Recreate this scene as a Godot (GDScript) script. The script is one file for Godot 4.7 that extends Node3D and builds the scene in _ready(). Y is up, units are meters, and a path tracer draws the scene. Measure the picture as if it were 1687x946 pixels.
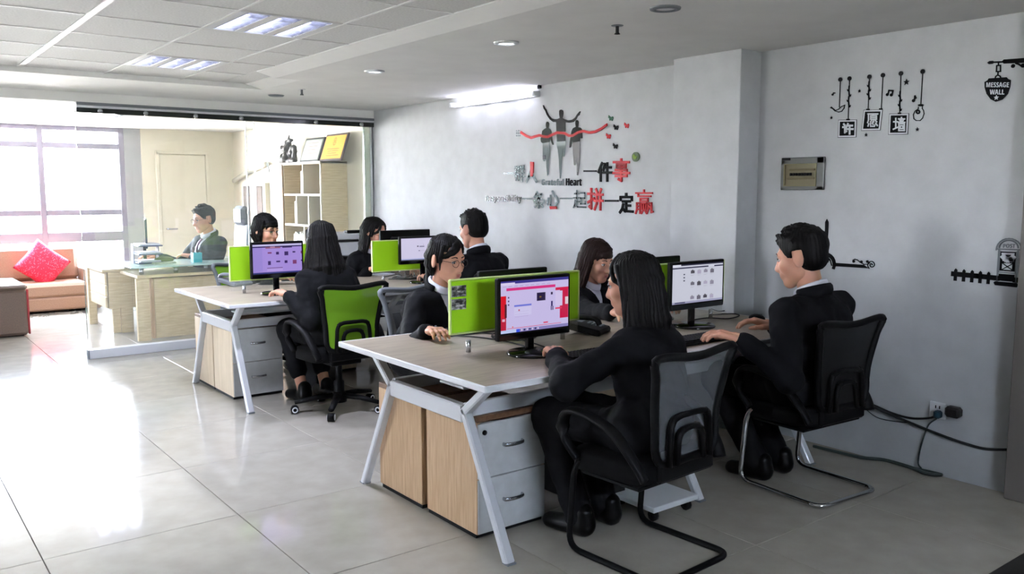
extends Node3D
# An office seen from its dark end: two rows of workstations with people at monitors, a glass-walled back office and big windows beyond.
# Metres, y up. +x runs along the desk islands towards the lettered wall, -z runs away from the camera.
const EYE := Vector3(0.0, 1.48, 0.0)
const YAW := -37.4915
const PITCH := -6.434
const FOCAL := 1411.3
const XW := 4.41        # face of the wall with the lettering
const CEIL := 2.31      # plaster ceiling
const GRID := 2.345     # suspended tile ceiling
const DESK := 0.74
var M := {}
var used := {}
var rng := RandomNumberGenerator.new()
var cam_basis: Basis

# ---------- measuring: a pixel of the 1687x946 frame to a point on a known plane ----------
func ray(px: float, py: float) -> Vector3:
	return (cam_basis * Vector3(px - 843.5, 473.0 - py, -FOCAL)).normalized()
func at_h(px: float, py: float, h: float) -> Vector3:
	var d := ray(px, py)
	return EYE + d * ((h - EYE.y) / d.y)
func at_x(px: float, py: float, x: float) -> Vector3:
	var d := ray(px, py)
	return EYE + d * (x / d.x)
func at_z(px: float, py: float, z: float) -> Vector3:
	var d := ray(px, py)
	return EYE + d * (z / d.z)

# ---------- naming and nodes ----------
func numbered(called: String) -> String:
	var n: int = used.get(called, 0)
	used[called] = n + 1
	return called if n == 0 else "%s_%03d" % [called, n]
func tag(o: Node3D, label: String, category: String, group := "") -> Node3D:
	o.set_meta("label", label)
	o.set_meta("category", category)
	if group != "":
		o.set_meta("group", group)
	return o
func thing(called: String, label: String, category: String, at := Vector3.ZERO, turn := 0.0, group := "") -> Node3D:
	var o := Node3D.new()
	o.name = numbered(called)
	add_child(o)
	o.position = at
	o.rotation.y = turn
	return tag(o, label, category, group)
func obj(called: String, shape, mat: Material, parent: Node3D = null) -> MeshInstance3D:
	var o := MeshInstance3D.new()
	if shape is SurfaceTool:
		shape.generate_normals()
		o.mesh = shape.commit()
	else:
		o.mesh = shape
	o.material_override = mat
	o.cast_shadow = GeometryInstance3D.SHADOW_CASTING_SETTING_ON
	if parent == null:
		o.name = numbered(called)
		add_child(o)
	else:
		var k := 0
		var nm := called
		while parent.has_node(nm):
			k += 1
			nm = "%s_%03d" % [called, k]
		o.name = nm
		parent.add_child(o)
	return o
func struct(called: String, shape, mat: Material, parent: Node3D = null) -> MeshInstance3D:
	var o := obj(called, shape, mat, parent)
	if parent == null:
		o.set_meta("kind", "structure")
	return o
func dup(src: Node3D, called: String, at: Vector3, turn: float, label: String, group := "") -> Node3D:
	var r: Node3D = src.duplicate()
	r.name = numbered(called)
	add_child(r)
	r.position = at
	r.rotation.y = turn
	r.set_meta("label", label)
	if group != "":
		r.set_meta("group", group)
	return r

# ---------- shapes ----------
func mb(smooth := false) -> SurfaceTool:
	var st := SurfaceTool.new()
	st.begin(Mesh.PRIMITIVE_TRIANGLES)
	st.set_smooth_group(0 if smooth else -1)
	return st
func tri(st: SurfaceTool, a: Vector3, b: Vector3, c: Vector3, inside: Vector3) -> void:
	if (b - a).cross(c - a).dot(a + b + c - inside * 3.0) > 0.0:
		st.add_vertex(a); st.add_vertex(c); st.add_vertex(b)
	else:
		st.add_vertex(a); st.add_vertex(b); st.add_vertex(c)
func quad(st: SurfaceTool, a: Vector3, b: Vector3, c: Vector3, d: Vector3, inside: Vector3) -> void:
	tri(st, a, b, c, inside)
	tri(st, a, c, d, inside)
func box(st: SurfaceTool, c: Vector3, s: Vector3, bev := 0.0, bs := Basis.IDENTITY) -> SurfaceTool:
	var h := s * 0.5
	bev = minf(bev, minf(h.x, minf(h.y, h.z)) * 0.95)
	if bev <= 0.0:
		for ax in 3:
			for sg in [-1.0, 1.0]:
				var u := (ax + 1) % 3
				var v := (ax + 2) % 3
				var ps := []
				for k in [[-1, -1], [1, -1], [1, 1], [-1, 1]]:
					var p := Vector3.ZERO
					p[ax] = sg * h[ax]
					p[u] = k[0] * h[u]
					p[v] = k[1] * h[v]
					ps.append(c + bs * p)
				quad(st, ps[0], ps[1], ps[2], ps[3], c)
		return st
	var corner := func(sx: float, sy: float, sz: float, ax: int) -> Vector3:
		var p := Vector3(sx * (h.x - bev), sy * (h.y - bev), sz * (h.z - bev))
		p[ax] += [sx, sy, sz][ax] * bev
		return c + bs * p
	for ax in 3:
		for sg in [-1.0, 1.0]:
			var ps := []
			for k in [[-1, -1], [1, -1], [1, 1], [-1, 1]]:
				var s3 := [0.0, 0.0, 0.0]
				s3[ax] = sg
				s3[(ax + 1) % 3] = float(k[0])
				s3[(ax + 2) % 3] = float(k[1])
				ps.append(corner.call(s3[0], s3[1], s3[2], ax))
			quad(st, ps[0], ps[1], ps[2], ps[3], c)
	for ax in 3:
		var u := (ax + 1) % 3
		var v := (ax + 2) % 3
		for su in [-1.0, 1.0]:
			for sv in [-1.0, 1.0]:
				var lo := [0.0, 0.0, 0.0]
				lo[u] = su
				lo[v] = sv
				var hi := lo.duplicate()
				lo[ax] = -1.0
				hi[ax] = 1.0
				quad(st, corner.call(lo[0], lo[1], lo[2], u), corner.call(hi[0], hi[1], hi[2], u), corner.call(hi[0], hi[1], hi[2], v), corner.call(lo[0], lo[1], lo[2], v), c)
	for sx in [-1.0, 1.0]:
		for sy in [-1.0, 1.0]:
			for sz in [-1.0, 1.0]:
				tri(st, corner.call(sx, sy, sz, 0), corner.call(sx, sy, sz, 1), corner.call(sx, sy, sz, 2), c)
	return st
func bx(c: Vector3, s: Vector3, bev := 0.0, bs := Basis.IDENTITY) -> SurfaceTool:
	return box(mb(), c, s, bev, bs)
func smooth_path(pts: Array, steps := 6, closed := false) -> PackedVector3Array:
	var out := PackedVector3Array()
	var n := pts.size()
	for i in (n if closed else n - 1):
		var p0: Vector3 = pts[(i - 1 + n) % n] if closed else pts[maxi(i - 1, 0)]
		var p1: Vector3 = pts[i]
		var p2: Vector3 = pts[(i + 1) % n]
		var p3: Vector3 = pts[(i + 2) % n] if closed else pts[mini(i + 2, n - 1)]
		for k in steps:
			out.append(p1.cubic_interpolate(p2, p0, p3, float(k) / steps))
	if not closed:
		out.append(pts[n - 1])
	return out
func rounded(pts: Array, r: float, steps := 5) -> PackedVector3Array:
	# a polyline with its corners rounded
	var out := PackedVector3Array()
	out.append(pts[0])
	for i in range(1, pts.size() - 1):
		var p: Vector3 = pts[i]
		var a: Vector3 = p + (pts[i - 1] - p).limit_length(r)
		var b: Vector3 = p + (pts[i + 1] - p).limit_length(r)
		for k in steps + 1:
			var t := float(k) / steps
			out.append(a.lerp(p, t).lerp(p.lerp(b, t), t))
	out.append(pts[-1])
	return out
func tube(st: SurfaceTool, pts, r: float, sides := 8, closed := false, flat := Vector2.ONE, r_end := -1.0) -> SurfaceTool:
	# flat scales the section along (side, up); r_end tapers
	var n: int = pts.size()
	var rings := []
	var up := Vector3.UP
	var prev_side := Vector3.ZERO
	for i in n:
		var a: Vector3 = pts[(i - 1 + n) % n] if closed else pts[maxi(i - 1, 0)]
		var b: Vector3 = pts[(i + 1) % n] if closed else pts[mini(i + 1, n - 1)]
		var t := (b - a).normalized()
		var side := t.cross(up)
		if side.length() < 0.05:
			side = prev_side if prev_side != Vector3.ZERO else t.cross(Vector3.RIGHT)
		side = (side - t * side.dot(t)).normalized()
		if prev_side != Vector3.ZERO and side.dot(prev_side) < 0.0:
			side = -side
		prev_side = side
		var v := side.cross(t).normalized()
		var rr := r if r_end < 0.0 else lerpf(r, r_end, float(i) / (n - 1))
		var ring := PackedVector3Array()
		for k in sides:
			var an := TAU * k / sides
			ring.append(pts[i] + (side * cos(an) * flat.x + v * sin(an) * flat.y) * rr)
		rings.append(ring)
	for i in (n if closed else n - 1):
		var j := (i + 1) % n
		var mid: Vector3 = (pts[i] + pts[j]) * 0.5
		for k in sides:
			var l := (k + 1) % sides
			quad(st, rings[i][k], rings[i][l], rings[j][l], rings[j][k], mid)
	if not closed:
		for e in [0, n - 1]:
			var inner: Vector3 = pts[1] if e == 0 else pts[n - 2]
			for k in sides:
				tri(st, pts[e], rings[e][k], rings[e][(k + 1) % sides], inner)
	return st
func rod(a: Vector3, b: Vector3, r: float, sides := 10) -> SurfaceTool:
	return tube(mb(true), [a, b], r, sides)
func lathe(st: SurfaceTool, prof: Array, at: Vector3, sides := 20, bs := Basis.IDENTITY) -> SurfaceTool:
	# prof: Vector2(radius, height) upwards
	for i in prof.size() - 1:
		var p: Vector2 = prof[i]
		var q: Vector2 = prof[i + 1]
		for k in sides:
			var a := TAU * k / sides
			var b := TAU * (k + 1) / sides
			var v := [Vector3(cos(a) * p.x, p.y, sin(a) * p.x), Vector3(cos(b) * p.x, p.y, sin(b) * p.x), Vector3(cos(b) * q.x, q.y, sin(b) * q.x), Vector3(cos(a) * q.x, q.y, sin(a) * q.x)]
			# outside lies to the right of the profile's direction of travel
			var dir := q - p
			var nrm := Vector3(dir.y * cos((a + b) / 2), -dir.x, dir.y * sin((a + b) / 2))
			var c: Vector3 = (v[0] + v[1] + v[2] + v[3]) / 4.0 - nrm
			if p.x > 1e-6:
				tri(st, at + bs * v[0], at + bs * v[1], at + bs * v[2], at + bs * c)
			if q.x > 1e-6:
				tri(st, at + bs * v[0], at + bs * v[2], at + bs * v[3], at + bs * c)
	return st
func prism(st: SurfaceTool, poly: PackedVector2Array, o: Vector3, u: Vector3, v: Vector3, depth: Vector3) -> SurfaceTool:
	# a flat outline (x along u, y along v) with thickness
	var ix := Geometry2D.triangulate_polygon(poly)
	var p3 := PackedVector3Array()
	for p in poly:
		p3.append(o + u * p.x + v * p.y)
	for i in range(0, ix.size(), 3):
		var a := p3[ix[i]]
		var b := p3[ix[i + 1]]
		var c := p3[ix[i + 2]]
		tri(st, a + depth, b + depth, c + depth, (a + b + c) / 3.0)
		tri(st, a, b, c, (a + b + c) / 3.0 + depth)
	var cw := Geometry2D.is_polygon_clockwise(poly)
	var n := poly.size()
	for i in n:
		var j := (i + 1) % n
		var e := poly[j] - poly[i]
		var outw := Vector2(e.y, -e.x) * (-1.0 if cw else 1.0)
		var w := (u * outw.x + v * outw.y).normalized()
		quad(st, p3[i], p3[j], p3[j] + depth, p3[i] + depth, (p3[i] + p3[j]) * 0.5 + depth * 0.5 - w)
	return st
func ball(st: SurfaceTool, c: Vector3, r: Vector3, rings := 8, sides := 12, bs := Basis.IDENTITY) -> SurfaceTool:
	for i in rings:
		var a := PI * i / rings
		var b := PI * (i + 1) / rings
		for k in sides:
			var s := TAU * k / sides
			var t := TAU * (k + 1) / sides
			var f := func(x: float, y: float) -> Vector3: return c + bs * (Vector3(sin(x) * cos(y), cos(x), sin(x) * sin(y)) * r)
			if i > 0:
				tri(st, f.call(a, s), f.call(a, t), f.call(b, s), c)
			if i < rings - 1:
				tri(st, f.call(a, t), f.call(b, t), f.call(b, s), c)
	return st
func uv_quad(a: Vector3, b: Vector3, c: Vector3, d: Vector3) -> ArrayMesh:
	# a top left, b top right, c bottom right, d bottom left, seen from the front
	var st := mb()
	var ps := [a, b, c, d]
	var uv := [Vector2(0, 0), Vector2(1, 0), Vector2(1, 1), Vector2(0, 1)]
	for k in [0, 1, 2, 0, 2, 3]:
		st.set_uv(uv[k])
		st.add_vertex(ps[k])
	st.generate_normals()
	return st.commit()

# ---------- materials ----------
func mat(c: Color, rough := 0.6, metal := 0.0) -> StandardMaterial3D:
	var m := StandardMaterial3D.new()
	m.albedo_color = c
	m.roughness = rough
	m.metallic = metal
	return m
func noise_tex(freq: float, c0: Color, c1: Color, size := 512, octaves := 4, seed_ := 1, as_normal := false) -> NoiseTexture2D:
	var n := FastNoiseLite.new()
	n.seed = seed_
	n.frequency = freq
	n.fractal_octaves = octaves
	var t := NoiseTexture2D.new()
	t.width = size
	t.height = size
	t.seamless = true
	t.noise = n
	if as_normal:
		t.as_normal_map = true
		t.bump_strength = 4.0
	else:
		var g := Gradient.new()
		g.set_color(0, c0)
		g.set_color(1, c1)
		t.color_ramp = g
	return t
func tri_mat(tex: Texture2D, scale: Vector3, rough: float, world := true) -> StandardMaterial3D:
	var m := mat(Color.WHITE, rough)
	m.albedo_texture = tex
	m.uv1_triplanar = true
	m.uv1_world_triplanar = world
	m.uv1_scale = scale
	return m
func materials() -> void:
	var plaster := noise_tex(0.02, Color(0.70, 0.71, 0.72), Color(0.74, 0.75, 0.76), 512, 5, 3)
	M.wall = tri_mat(plaster, Vector3(0.5, 0.5, 0.5), 0.75)
	M.ceil = tri_mat(noise_tex(0.02, Color(0.90, 0.90, 0.89), Color(0.93, 0.93, 0.92), 256, 4, 5), Vector3(0.5, 0.5, 0.5), 0.85)
	M.cream = tri_mat(noise_tex(0.02, Color(0.93, 0.91, 0.83), Color(0.96, 0.94, 0.87), 256, 4, 6), Vector3(0.5, 0.5, 0.5), 0.75)
	M.panel = tri_mat(noise_tex(0.12, Color(0.80, 0.80, 0.79), Color(0.88, 0.88, 0.87), 256, 3, 8), Vector3(2, 2, 2), 0.9)
	M.tee = mat(Color(0.9, 0.9, 0.89), 0.5)
	M.void = mat(Color(0.3, 0.3, 0.3), 0.9)
	M.tile = []
	for k in 3:
		var t := noise_tex(0.012, Color(0.63, 0.607, 0.565).lightened(0.02 * k), Color(0.685, 0.662, 0.615).lightened(0.02 * k), 512, 5, 20 + k)
		var m := tri_mat(t, Vector3(0.8, 0.8, 0.8), 0.09)
		m.metallic_specular = 0.62
		M.tile.append(m)
	M.grout = mat(Color(0.55, 0.53, 0.48), 0.7)
	# woods: noise stretched along the grain
	M.top = tri_mat(noise_tex(0.02, Color(0.56, 0.51, 0.45), Color(0.70, 0.65, 0.58), 512, 5, 31), Vector3(0.35, 1.5, 4.0), 0.33)
	M.oak_up = tri_mat(noise_tex(0.02, Color(0.70, 0.57, 0.43), Color(0.81, 0.69, 0.55), 512, 5, 32), Vector3(5.0, 0.4, 5.0), 0.45)
	M.oak_flat = tri_mat(noise_tex(0.02, Color(0.77, 0.69, 0.54), Color(0.89, 0.82, 0.67), 512, 5, 33), Vector3(0.5, 5.0, 5.0), 0.45)
	M.oak_dark = tri_mat(noise_tex(0.02, Color(0.36, 0.26, 0.18), Color(0.47, 0.35, 0.25), 512, 5, 34), Vector3(4.0, 4.0, 1.0), 0.5)
	M.case = tri_mat(noise_tex(0.02, Color(0.80, 0.73, 0.62), Color(0.87, 0.80, 0.70), 256, 4, 36), Vector3(4.0, 0.5, 4.0), 0.5)
	M.white = mat(Color(0.86, 0.87, 0.88), 0.35)
	M.drawer = tri_mat(noise_tex(0.05, Color(0.73, 0.74, 0.745), Color(0.78, 0.79, 0.795), 256, 3, 40), Vector3(1, 1, 1), 0.4)
	M.frame = mat(Color(0.82, 0.83, 0.85), 0.3, 0.15)
	M.steel = mat(Color(0.75, 0.76, 0.78), 0.25, 0.9)
	M.chrome = mat(Color(0.85, 0.86, 0.88), 0.08, 1.0)
	M.black = mat(Color(0.04, 0.04, 0.045), 0.5)
	M.gloss = mat(Color(0.02, 0.02, 0.025), 0.12)
	M.dark = mat(Color(0.10, 0.10, 0.105), 0.6)
	M.grey = mat(Color(0.42, 0.44, 0.46), 0.45)
	M.rubber = mat(Color(0.06, 0.06, 0.06), 0.7)
	M.lime = tri_mat(noise_tex(0.3, Color(0.62, 0.86, 0.02), Color(0.66, 0.90, 0.04), 256, 2, 44), Vector3(3, 3, 3), 0.6)
	M.lime_edge = mat(Color(0.80, 0.88, 0.55), 0.4)
	M.glass = mat(Color(0.92, 0.97, 0.95, 0.06), 0.02)
	M.glass.transparency = BaseMaterial3D.TRANSPARENCY_ALPHA
	M.glass_edge = mat(Color(0.45, 0.62, 0.56, 0.5), 0.15)
	M.glass_edge.transparency = BaseMaterial3D.TRANSPARENCY_ALPHA
	M.top_glass = mat(Color(0.72, 0.83, 0.80), 0.12)
	var net := func(c: Color, a: float) -> StandardMaterial3D:
		var m := mat(Color(c.r, c.g, c.b, a), 0.7)
		m.transparency = BaseMaterial3D.TRANSPARENCY_ALPHA
		return m
	M.net_green = net.call(Color(0.50, 0.72, 0.10), 0.93)
	M.net_grey = net.call(Color(0.40, 0.41, 0.42), 0.6)
	M.net_black = net.call(Color(0.03, 0.03, 0.033), 0.96)
	M.cushion = tri_mat(noise_tex(0.3, Color(0.035, 0.035, 0.04), Color(0.06, 0.06, 0.065), 256, 3, 50), Vector3(6, 6, 6), 0.85)
	M.suit = tri_mat(noise_tex(0.4, Color(0.04, 0.042, 0.052), Color(0.065, 0.067, 0.08), 256, 3, 51), Vector3(8, 8, 8), 0.8)
	M.suit_grey = tri_mat(noise_tex(0.4, Color(0.13, 0.16, 0.16), Color(0.19, 0.22, 0.22), 256, 3, 52), Vector3(8, 8, 8), 0.8)
	M.shirt = tri_mat(noise_tex(0.4, Color(0.82, 0.83, 0.87), Color(0.88, 0.89, 0.92), 256, 3, 53), Vector3(8, 8, 8), 0.75)
	M.skin = mat(Color(0.78, 0.58, 0.48), 0.55)
	M.skin.subsurf_scatter_enabled = true
	M.skin.subsurf_scatter_strength = 0.1
	M.lip = mat(Color(0.66, 0.33, 0.32), 0.45)
	M.eye = mat(Color(0.05, 0.03, 0.03), 0.2)
	M.eyewhite = mat(Color(0.82, 0.80, 0.78), 0.3)
	M.hair = tri_mat(noise_tex(0.05, Color(0.02, 0.018, 0.018), Color(0.07, 0.06, 0.055), 256, 4, 54), Vector3(30, 2, 30), 0.55)
	M.hair_brown = tri_mat(noise_tex(0.05, Color(0.07, 0.045, 0.035), Color(0.17, 0.10, 0.08), 256, 4, 55), Vector3(30, 2, 30), 0.55)
	M.shoe = mat(Color(0.03, 0.03, 0.032), 0.35)
	M.leather = tri_mat(noise_tex(0.08, Color(0.58, 0.44, 0.36), Color(0.65, 0.51, 0.42), 256, 4, 60), Vector3(3, 3, 3), 0.45)
	M.leather_grey = tri_mat(noise_tex(0.08, Color(0.36, 0.30, 0.27), Color(0.42, 0.35, 0.31), 256, 4, 61), Vector3(3, 3, 3), 0.5)
	M.red = mat(Color(0.72, 0.05, 0.10), 0.5)
	M.mirror = mat(Color(0.80, 0.85, 0.86), 0.06, 1.0)
	M.ink = mat(Color(0.035, 0.037, 0.045), 0.7)
	M.acryl = mat(Color(0.045, 0.04, 0.04), 0.22)
	M.win = mat(Color(0.60, 0.58, 0.64), 0.5)
	for k in ["black", "dark", "cushion", "suit", "suit_grey", "hair", "hair_brown", "ink", "rubber", "shoe"]:
		M[k].metallic_specular = 0.25
	for k in ["red", "acryl"]:
		M[k].metallic_specular = 0.35
	M.skin.metallic_specular = 0.4
	M.greenpaint = mat(Color(0.18, 0.42, 0.30), 0.4)

func daylight() -> void:
	cam_basis = Basis.from_euler(Vector3(deg_to_rad(PITCH), deg_to_rad(YAW), 0.0))
	var cam := Camera3D.new()
	cam.name = "camera"
	cam.transform = Transform3D(cam_basis, EYE)
	cam.fov = rad_to_deg(2.0 * atan(473.0 / FOCAL))
	cam.near = 0.05
	cam.far = 200.0
	add_child(cam)
	cam.current = true
	var env := Environment.new()
	env.background_mode = Environment.BG_SKY
	var sky := Sky.new()
	var sm := ProceduralSkyMaterial.new()   # a bright white overcast over a hazy city
	sm.sky_top_color = Color(0.80, 0.86, 0.95)
	sm.sky_horizon_color = Color(0.97, 0.98, 1.0)
	sm.ground_horizon_color = Color(0.95, 0.96, 0.96)
	sm.ground_bottom_color = Color(0.80, 0.80, 0.79)
	sm.sky_energy_multiplier = SKY_E
	sm.ground_energy_multiplier = SKY_E * 0.95
	sky.sky_material = sm
	env.sky = sky
	env.tonemap_mode = Environment.TONE_MAPPER_LINEAR
	env.tonemap_exposure = EXPO
	env.sdfgi_enabled = true
	env.ssao_enabled = true
	env.ssil_enabled = true
	var we := WorldEnvironment.new()
	we.name = "daylight"
	we.environment = env
	add_child(we)
const SKY_E := 7.7
const EXPO := 1.2

# ---------- the setting ----------
const ZF := -12.4   # window wall
const ZG := -8.2    # glass partition
const XL := -3.5
const ZN := 1.5
func setting() -> void:
	# floor: polished tiles on a bed
	var fl := struct("floor", bx(Vector3((XL + XW) / 2, -0.06, (ZF + ZN) / 2), Vector3(XW - XL + 0.6, 0.1, ZN - ZF + 0.6)), M.grout)
	var xs := [XL]
	for k in range(-5, 6):
		var x := 0.513 + 0.80 * k
		if x > XL + 0.05 and x < XW - 0.05:
			xs.append(x)
	xs.append(XW)
	var zs := [ZF]
	for k in range(-7, 12):
		var z := -3.775 - 0.83 * (4 - k)
		if z > ZF + 0.05 and z < ZN - 0.05:
			zs.append(z)
	zs.append(ZN)
	for i in xs.size() - 1:
		for j in zs.size() - 1:
			var w: float = xs[i + 1] - xs[i] - 0.003
			var d: float = zs[j + 1] - zs[j] - 0.003
			obj("floor_tile", bx(Vector3((xs[i] + xs[i + 1]) / 2, -0.006, (zs[j] + zs[j + 1]) / 2), Vector3(w, 0.012, d), 0.0015), M.tile[rng.randi() % 3], fl)
	# walls with thickness
	struct("wall_right", bx(Vector3(XW + 0.1, 1.25, (ZG + ZN) / 2 + 0.02), Vector3(0.2, 2.6, ZN - ZG)), M.wall)
	struct("wall_office_right", bx(Vector3(XW + 0.1, 1.25, (ZF + ZG) / 2), Vector3(0.2, 2.6, ZG - ZF - 0.04)), M.cream)
	struct("wall_column", bx(Vector3(4.22 + 0.1, 1.25, (-3.28 - 3.81) / 2), Vector3(0.2, 2.5, 0.53), 0.004), M.wall)
	var wn := mb()     # the wall behind us, with a high window
	box(wn, Vector3((XL + XW) / 2, (NB - 0.05) / 2, ZN + 0.1), Vector3(XW - XL + 0.4, NB + 0.05, 0.2))
	box(wn, Vector3((XL + XW) / 2, (NT + 2.55) / 2, ZN + 0.1), Vector3(XW - XL + 0.4, 2.55 - NT, 0.2))
	box(wn, Vector3((XL - 0.2 + NX0) / 2, (NB + NT) / 2, ZN + 0.1), Vector3(NX0 - XL + 0.2, NT - NB, 0.2))
	box(wn, Vector3((XW + 0.2 + NX1) / 2, (NB + NT) / 2, ZN + 0.1), Vector3(XW + 0.2 - NX1, NT - NB, 0.2))
	struct("wall_near", wn, M.wall)
	var wl := mb()     # the left wall, out of the frame, with a side window
	box(wl, Vector3(XL - 0.1, 1.25, (ZF + LZ0) / 2), Vector3(0.2, 2.6, LZ0 - ZF))
	box(wl, Vector3(XL - 0.1, 1.25, (LZ1 + ZN) / 2), Vector3(0.2, 2.6, ZN - LZ1))
	box(wl, Vector3(XL - 0.1, (LB - 0.05) / 2, (LZ0 + LZ1) / 2), Vector3(0.2, LB + 0.05, LZ1 - LZ0))
	box(wl, Vector3(XL - 0.1, (LT + 2.55) / 2, (LZ0 + LZ1) / 2), Vector3(0.2, 2.55 - LT, LZ1 - LZ0))
	struct("wall_left", wl, M.wall)
	var wf := mb()
	box(wf, Vector3((XL + 2.95) / 2, 0.15, ZF - 0.1), Vector3(2.95 - XL + 0.2, 0.4, 0.2))
	box(wf, Vector3((XL + 2.95) / 2, 2.43, ZF - 0.1), Vector3(2.95 - XL + 0.2, 0.24, 0.2))
	box(wf, Vector3((XL + FX0) / 2, 1.33, ZF - 0.1), Vector3(FX0 - XL, 1.98, 0.2))
	box(wf, Vector3(3.06, 1.25, ZF - 0.1), Vector3(0.22, 2.6, 0.2))
	struct("wall_far", wf, M.wall)
	struct("wall_office", bx(Vector3(3.86, 1.25, ZF - 0.06), Vector3(1.4, 2.6, 0.2)), M.cream)
	# windows: frames, panes
	far_window()
	small_window("window_2", Vector3((NX0 + NX1) / 2, (NB + NT) / 2, ZN + 0.1), NX1 - NX0, NT - NB, Vector3(1, 0, 0))
	small_window("window_3", Vector3(XL - 0.1, (LB + LT) / 2, (LZ0 + LZ1) / 2), LZ1 - LZ0, LT - LB, Vector3(0, 0, 1))
	# door in the cream wall
	var d1 := struct("door_1", bx(Vector3(3.69, 0.985, ZF + 0.05), Vector3(0.62, 1.97, 0.03), 0.004), M.cream)
	for s in [-1.0, 1.0]:
		obj("door_frame", bx(Vector3(3.69 + s * 0.335, 1.0, ZF + 0.055), Vector3(0.045, 2.0, 0.05), 0.004), M.cream, d1)
	obj("door_frame", bx(Vector3(3.69, 2.0, ZF + 0.055), Vector3(0.715, 0.045, 0.05), 0.004), M.cream, d1)
	obj("door_handle", tube(mb(true), rounded([Vector3(3.44, 0.95, ZF + 0.06), Vector3(3.44, 0.95, ZF + 0.11), Vector3(3.57, 0.95, ZF + 0.11)], 0.02), 0.011, 8), M.steel, d1)
	# ceiling
	var ce := mb()
	box(ce, Vector3((XL + XW) / 2, 2.6, (ZF + ZN) / 2), Vector3(XW - XL + 0.6, 0.1, ZN - ZF + 0.6))
	struct("ceiling", ce, M.ceil)
	var cp := mb()   # plaster border, a little lower than the tile field, its edge sloped
	var slope := func(x: float, za: float, zb: float) -> void:
		var poly := PackedVector2Array([Vector2(x, GRID + 0.02), Vector2(x, GRID), Vector2(x + 0.14, CEIL), Vector2(XW, CEIL), Vector2(XW, CEIL + 0.24), Vector2(x, CEIL + 0.24)])
		prism(cp, poly, Vector3(0, 0, za), Vector3(1, 0, 0), Vector3(0, 1, 0), Vector3(0, 0, zb - za))
	slope.call(2.42, -6.23, ZN)
	slope.call(2.62, -7.0, -6.23)
	box(cp, Vector3((XL + XW) / 2, CEIL + 0.12, (ZF - 7.0) / 2), Vector3(XW - XL, 0.24, -7.0 - ZF))
	struct("ceiling_border", cp, M.ceil)
	struct("ceiling_beam", bx(Vector3((XL + XW) / 2, (2.23 + CEIL) / 2 + 0.01, ZG - 0.08), Vector3(XW - XL, CEIL - 2.23 + 0.02, 0.3)), M.ceil)
	# suspended ceiling: one panel per grid cell, tees between
	var cg := Node3D.new()
	cg.name = "ceiling_grid"
	cg.set_meta("kind", "structure")
	add_child(cg)
	var gx := []
	for k in range(-9, 3):
		if 1.0 + 0.554 * k > XL:
			gx.append(1.0 + 0.554 * k)
	gx.push_front(XL)
	gx.append(2.42)
	var gz := [-7.0]
	for k in range(-4, 11):
		var z := -4.76 + 0.565 * k
		if z > -6.98 and z < ZN - 0.1:
			gz.append(z)
	gz.append(ZN)
	for i in gx.size() - 1:
		for j in gz.size() - 1:
			if absf(gx[i] - 1.554) < 0.02 and (absf(gz[j] + 4.76) < 0.02 or absf(gz[j] + 6.455) < 0.02):
				continue
			var w: float = gx[i + 1] - gx[i] - 0.004
			var d: float = gz[j + 1] - gz[j] - 0.004
			obj("ceiling_panel", bx(Vector3((gx[i] + gx[i + 1]) / 2, GRID + 0.012, (gz[j] + gz[j + 1]) / 2), Vector3(w, 0.015, d), 0.003), M.panel, cg)
	obj("ceiling_panel", bx(Vector3(2.54, GRID + 0.012, (-6.23 - 7.0) / 2), Vector3(0.236, 0.015, 0.76), 0.003), M.panel, cg)
	for i in range(1, gx.size() - 1):
		var wide: float = 0.035 if absf(gx[i] - 1.0) < 0.02 else 0.012
		obj("tee", bx(Vector3(gx[i], GRID + 0.003, (ZN - 7.0) / 2), Vector3(wide, 0.008, ZN + 7.0)), M.tee, cg)
	for j in range(1, gz.size() - 1):
		obj("tee", bx(Vector3((XL + 2.42) / 2, GRID + 0.004, gz[j]), Vector3(2.42 - XL, 0.006, 0.010)), M.tee, cg)
	glass_wall()
	# the dark end: casing at the wall's end and a dark floor strip
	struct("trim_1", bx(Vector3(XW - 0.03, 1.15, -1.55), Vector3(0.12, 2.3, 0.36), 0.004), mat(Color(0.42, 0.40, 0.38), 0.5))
	struct("floor_strip", bx(Vector3(3.75, 0.006, -0.75), Vector3(1.2, 0.012, 1.28), 0.004), mat(Color(0.10, 0.09, 0.085), 0.5))

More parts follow.
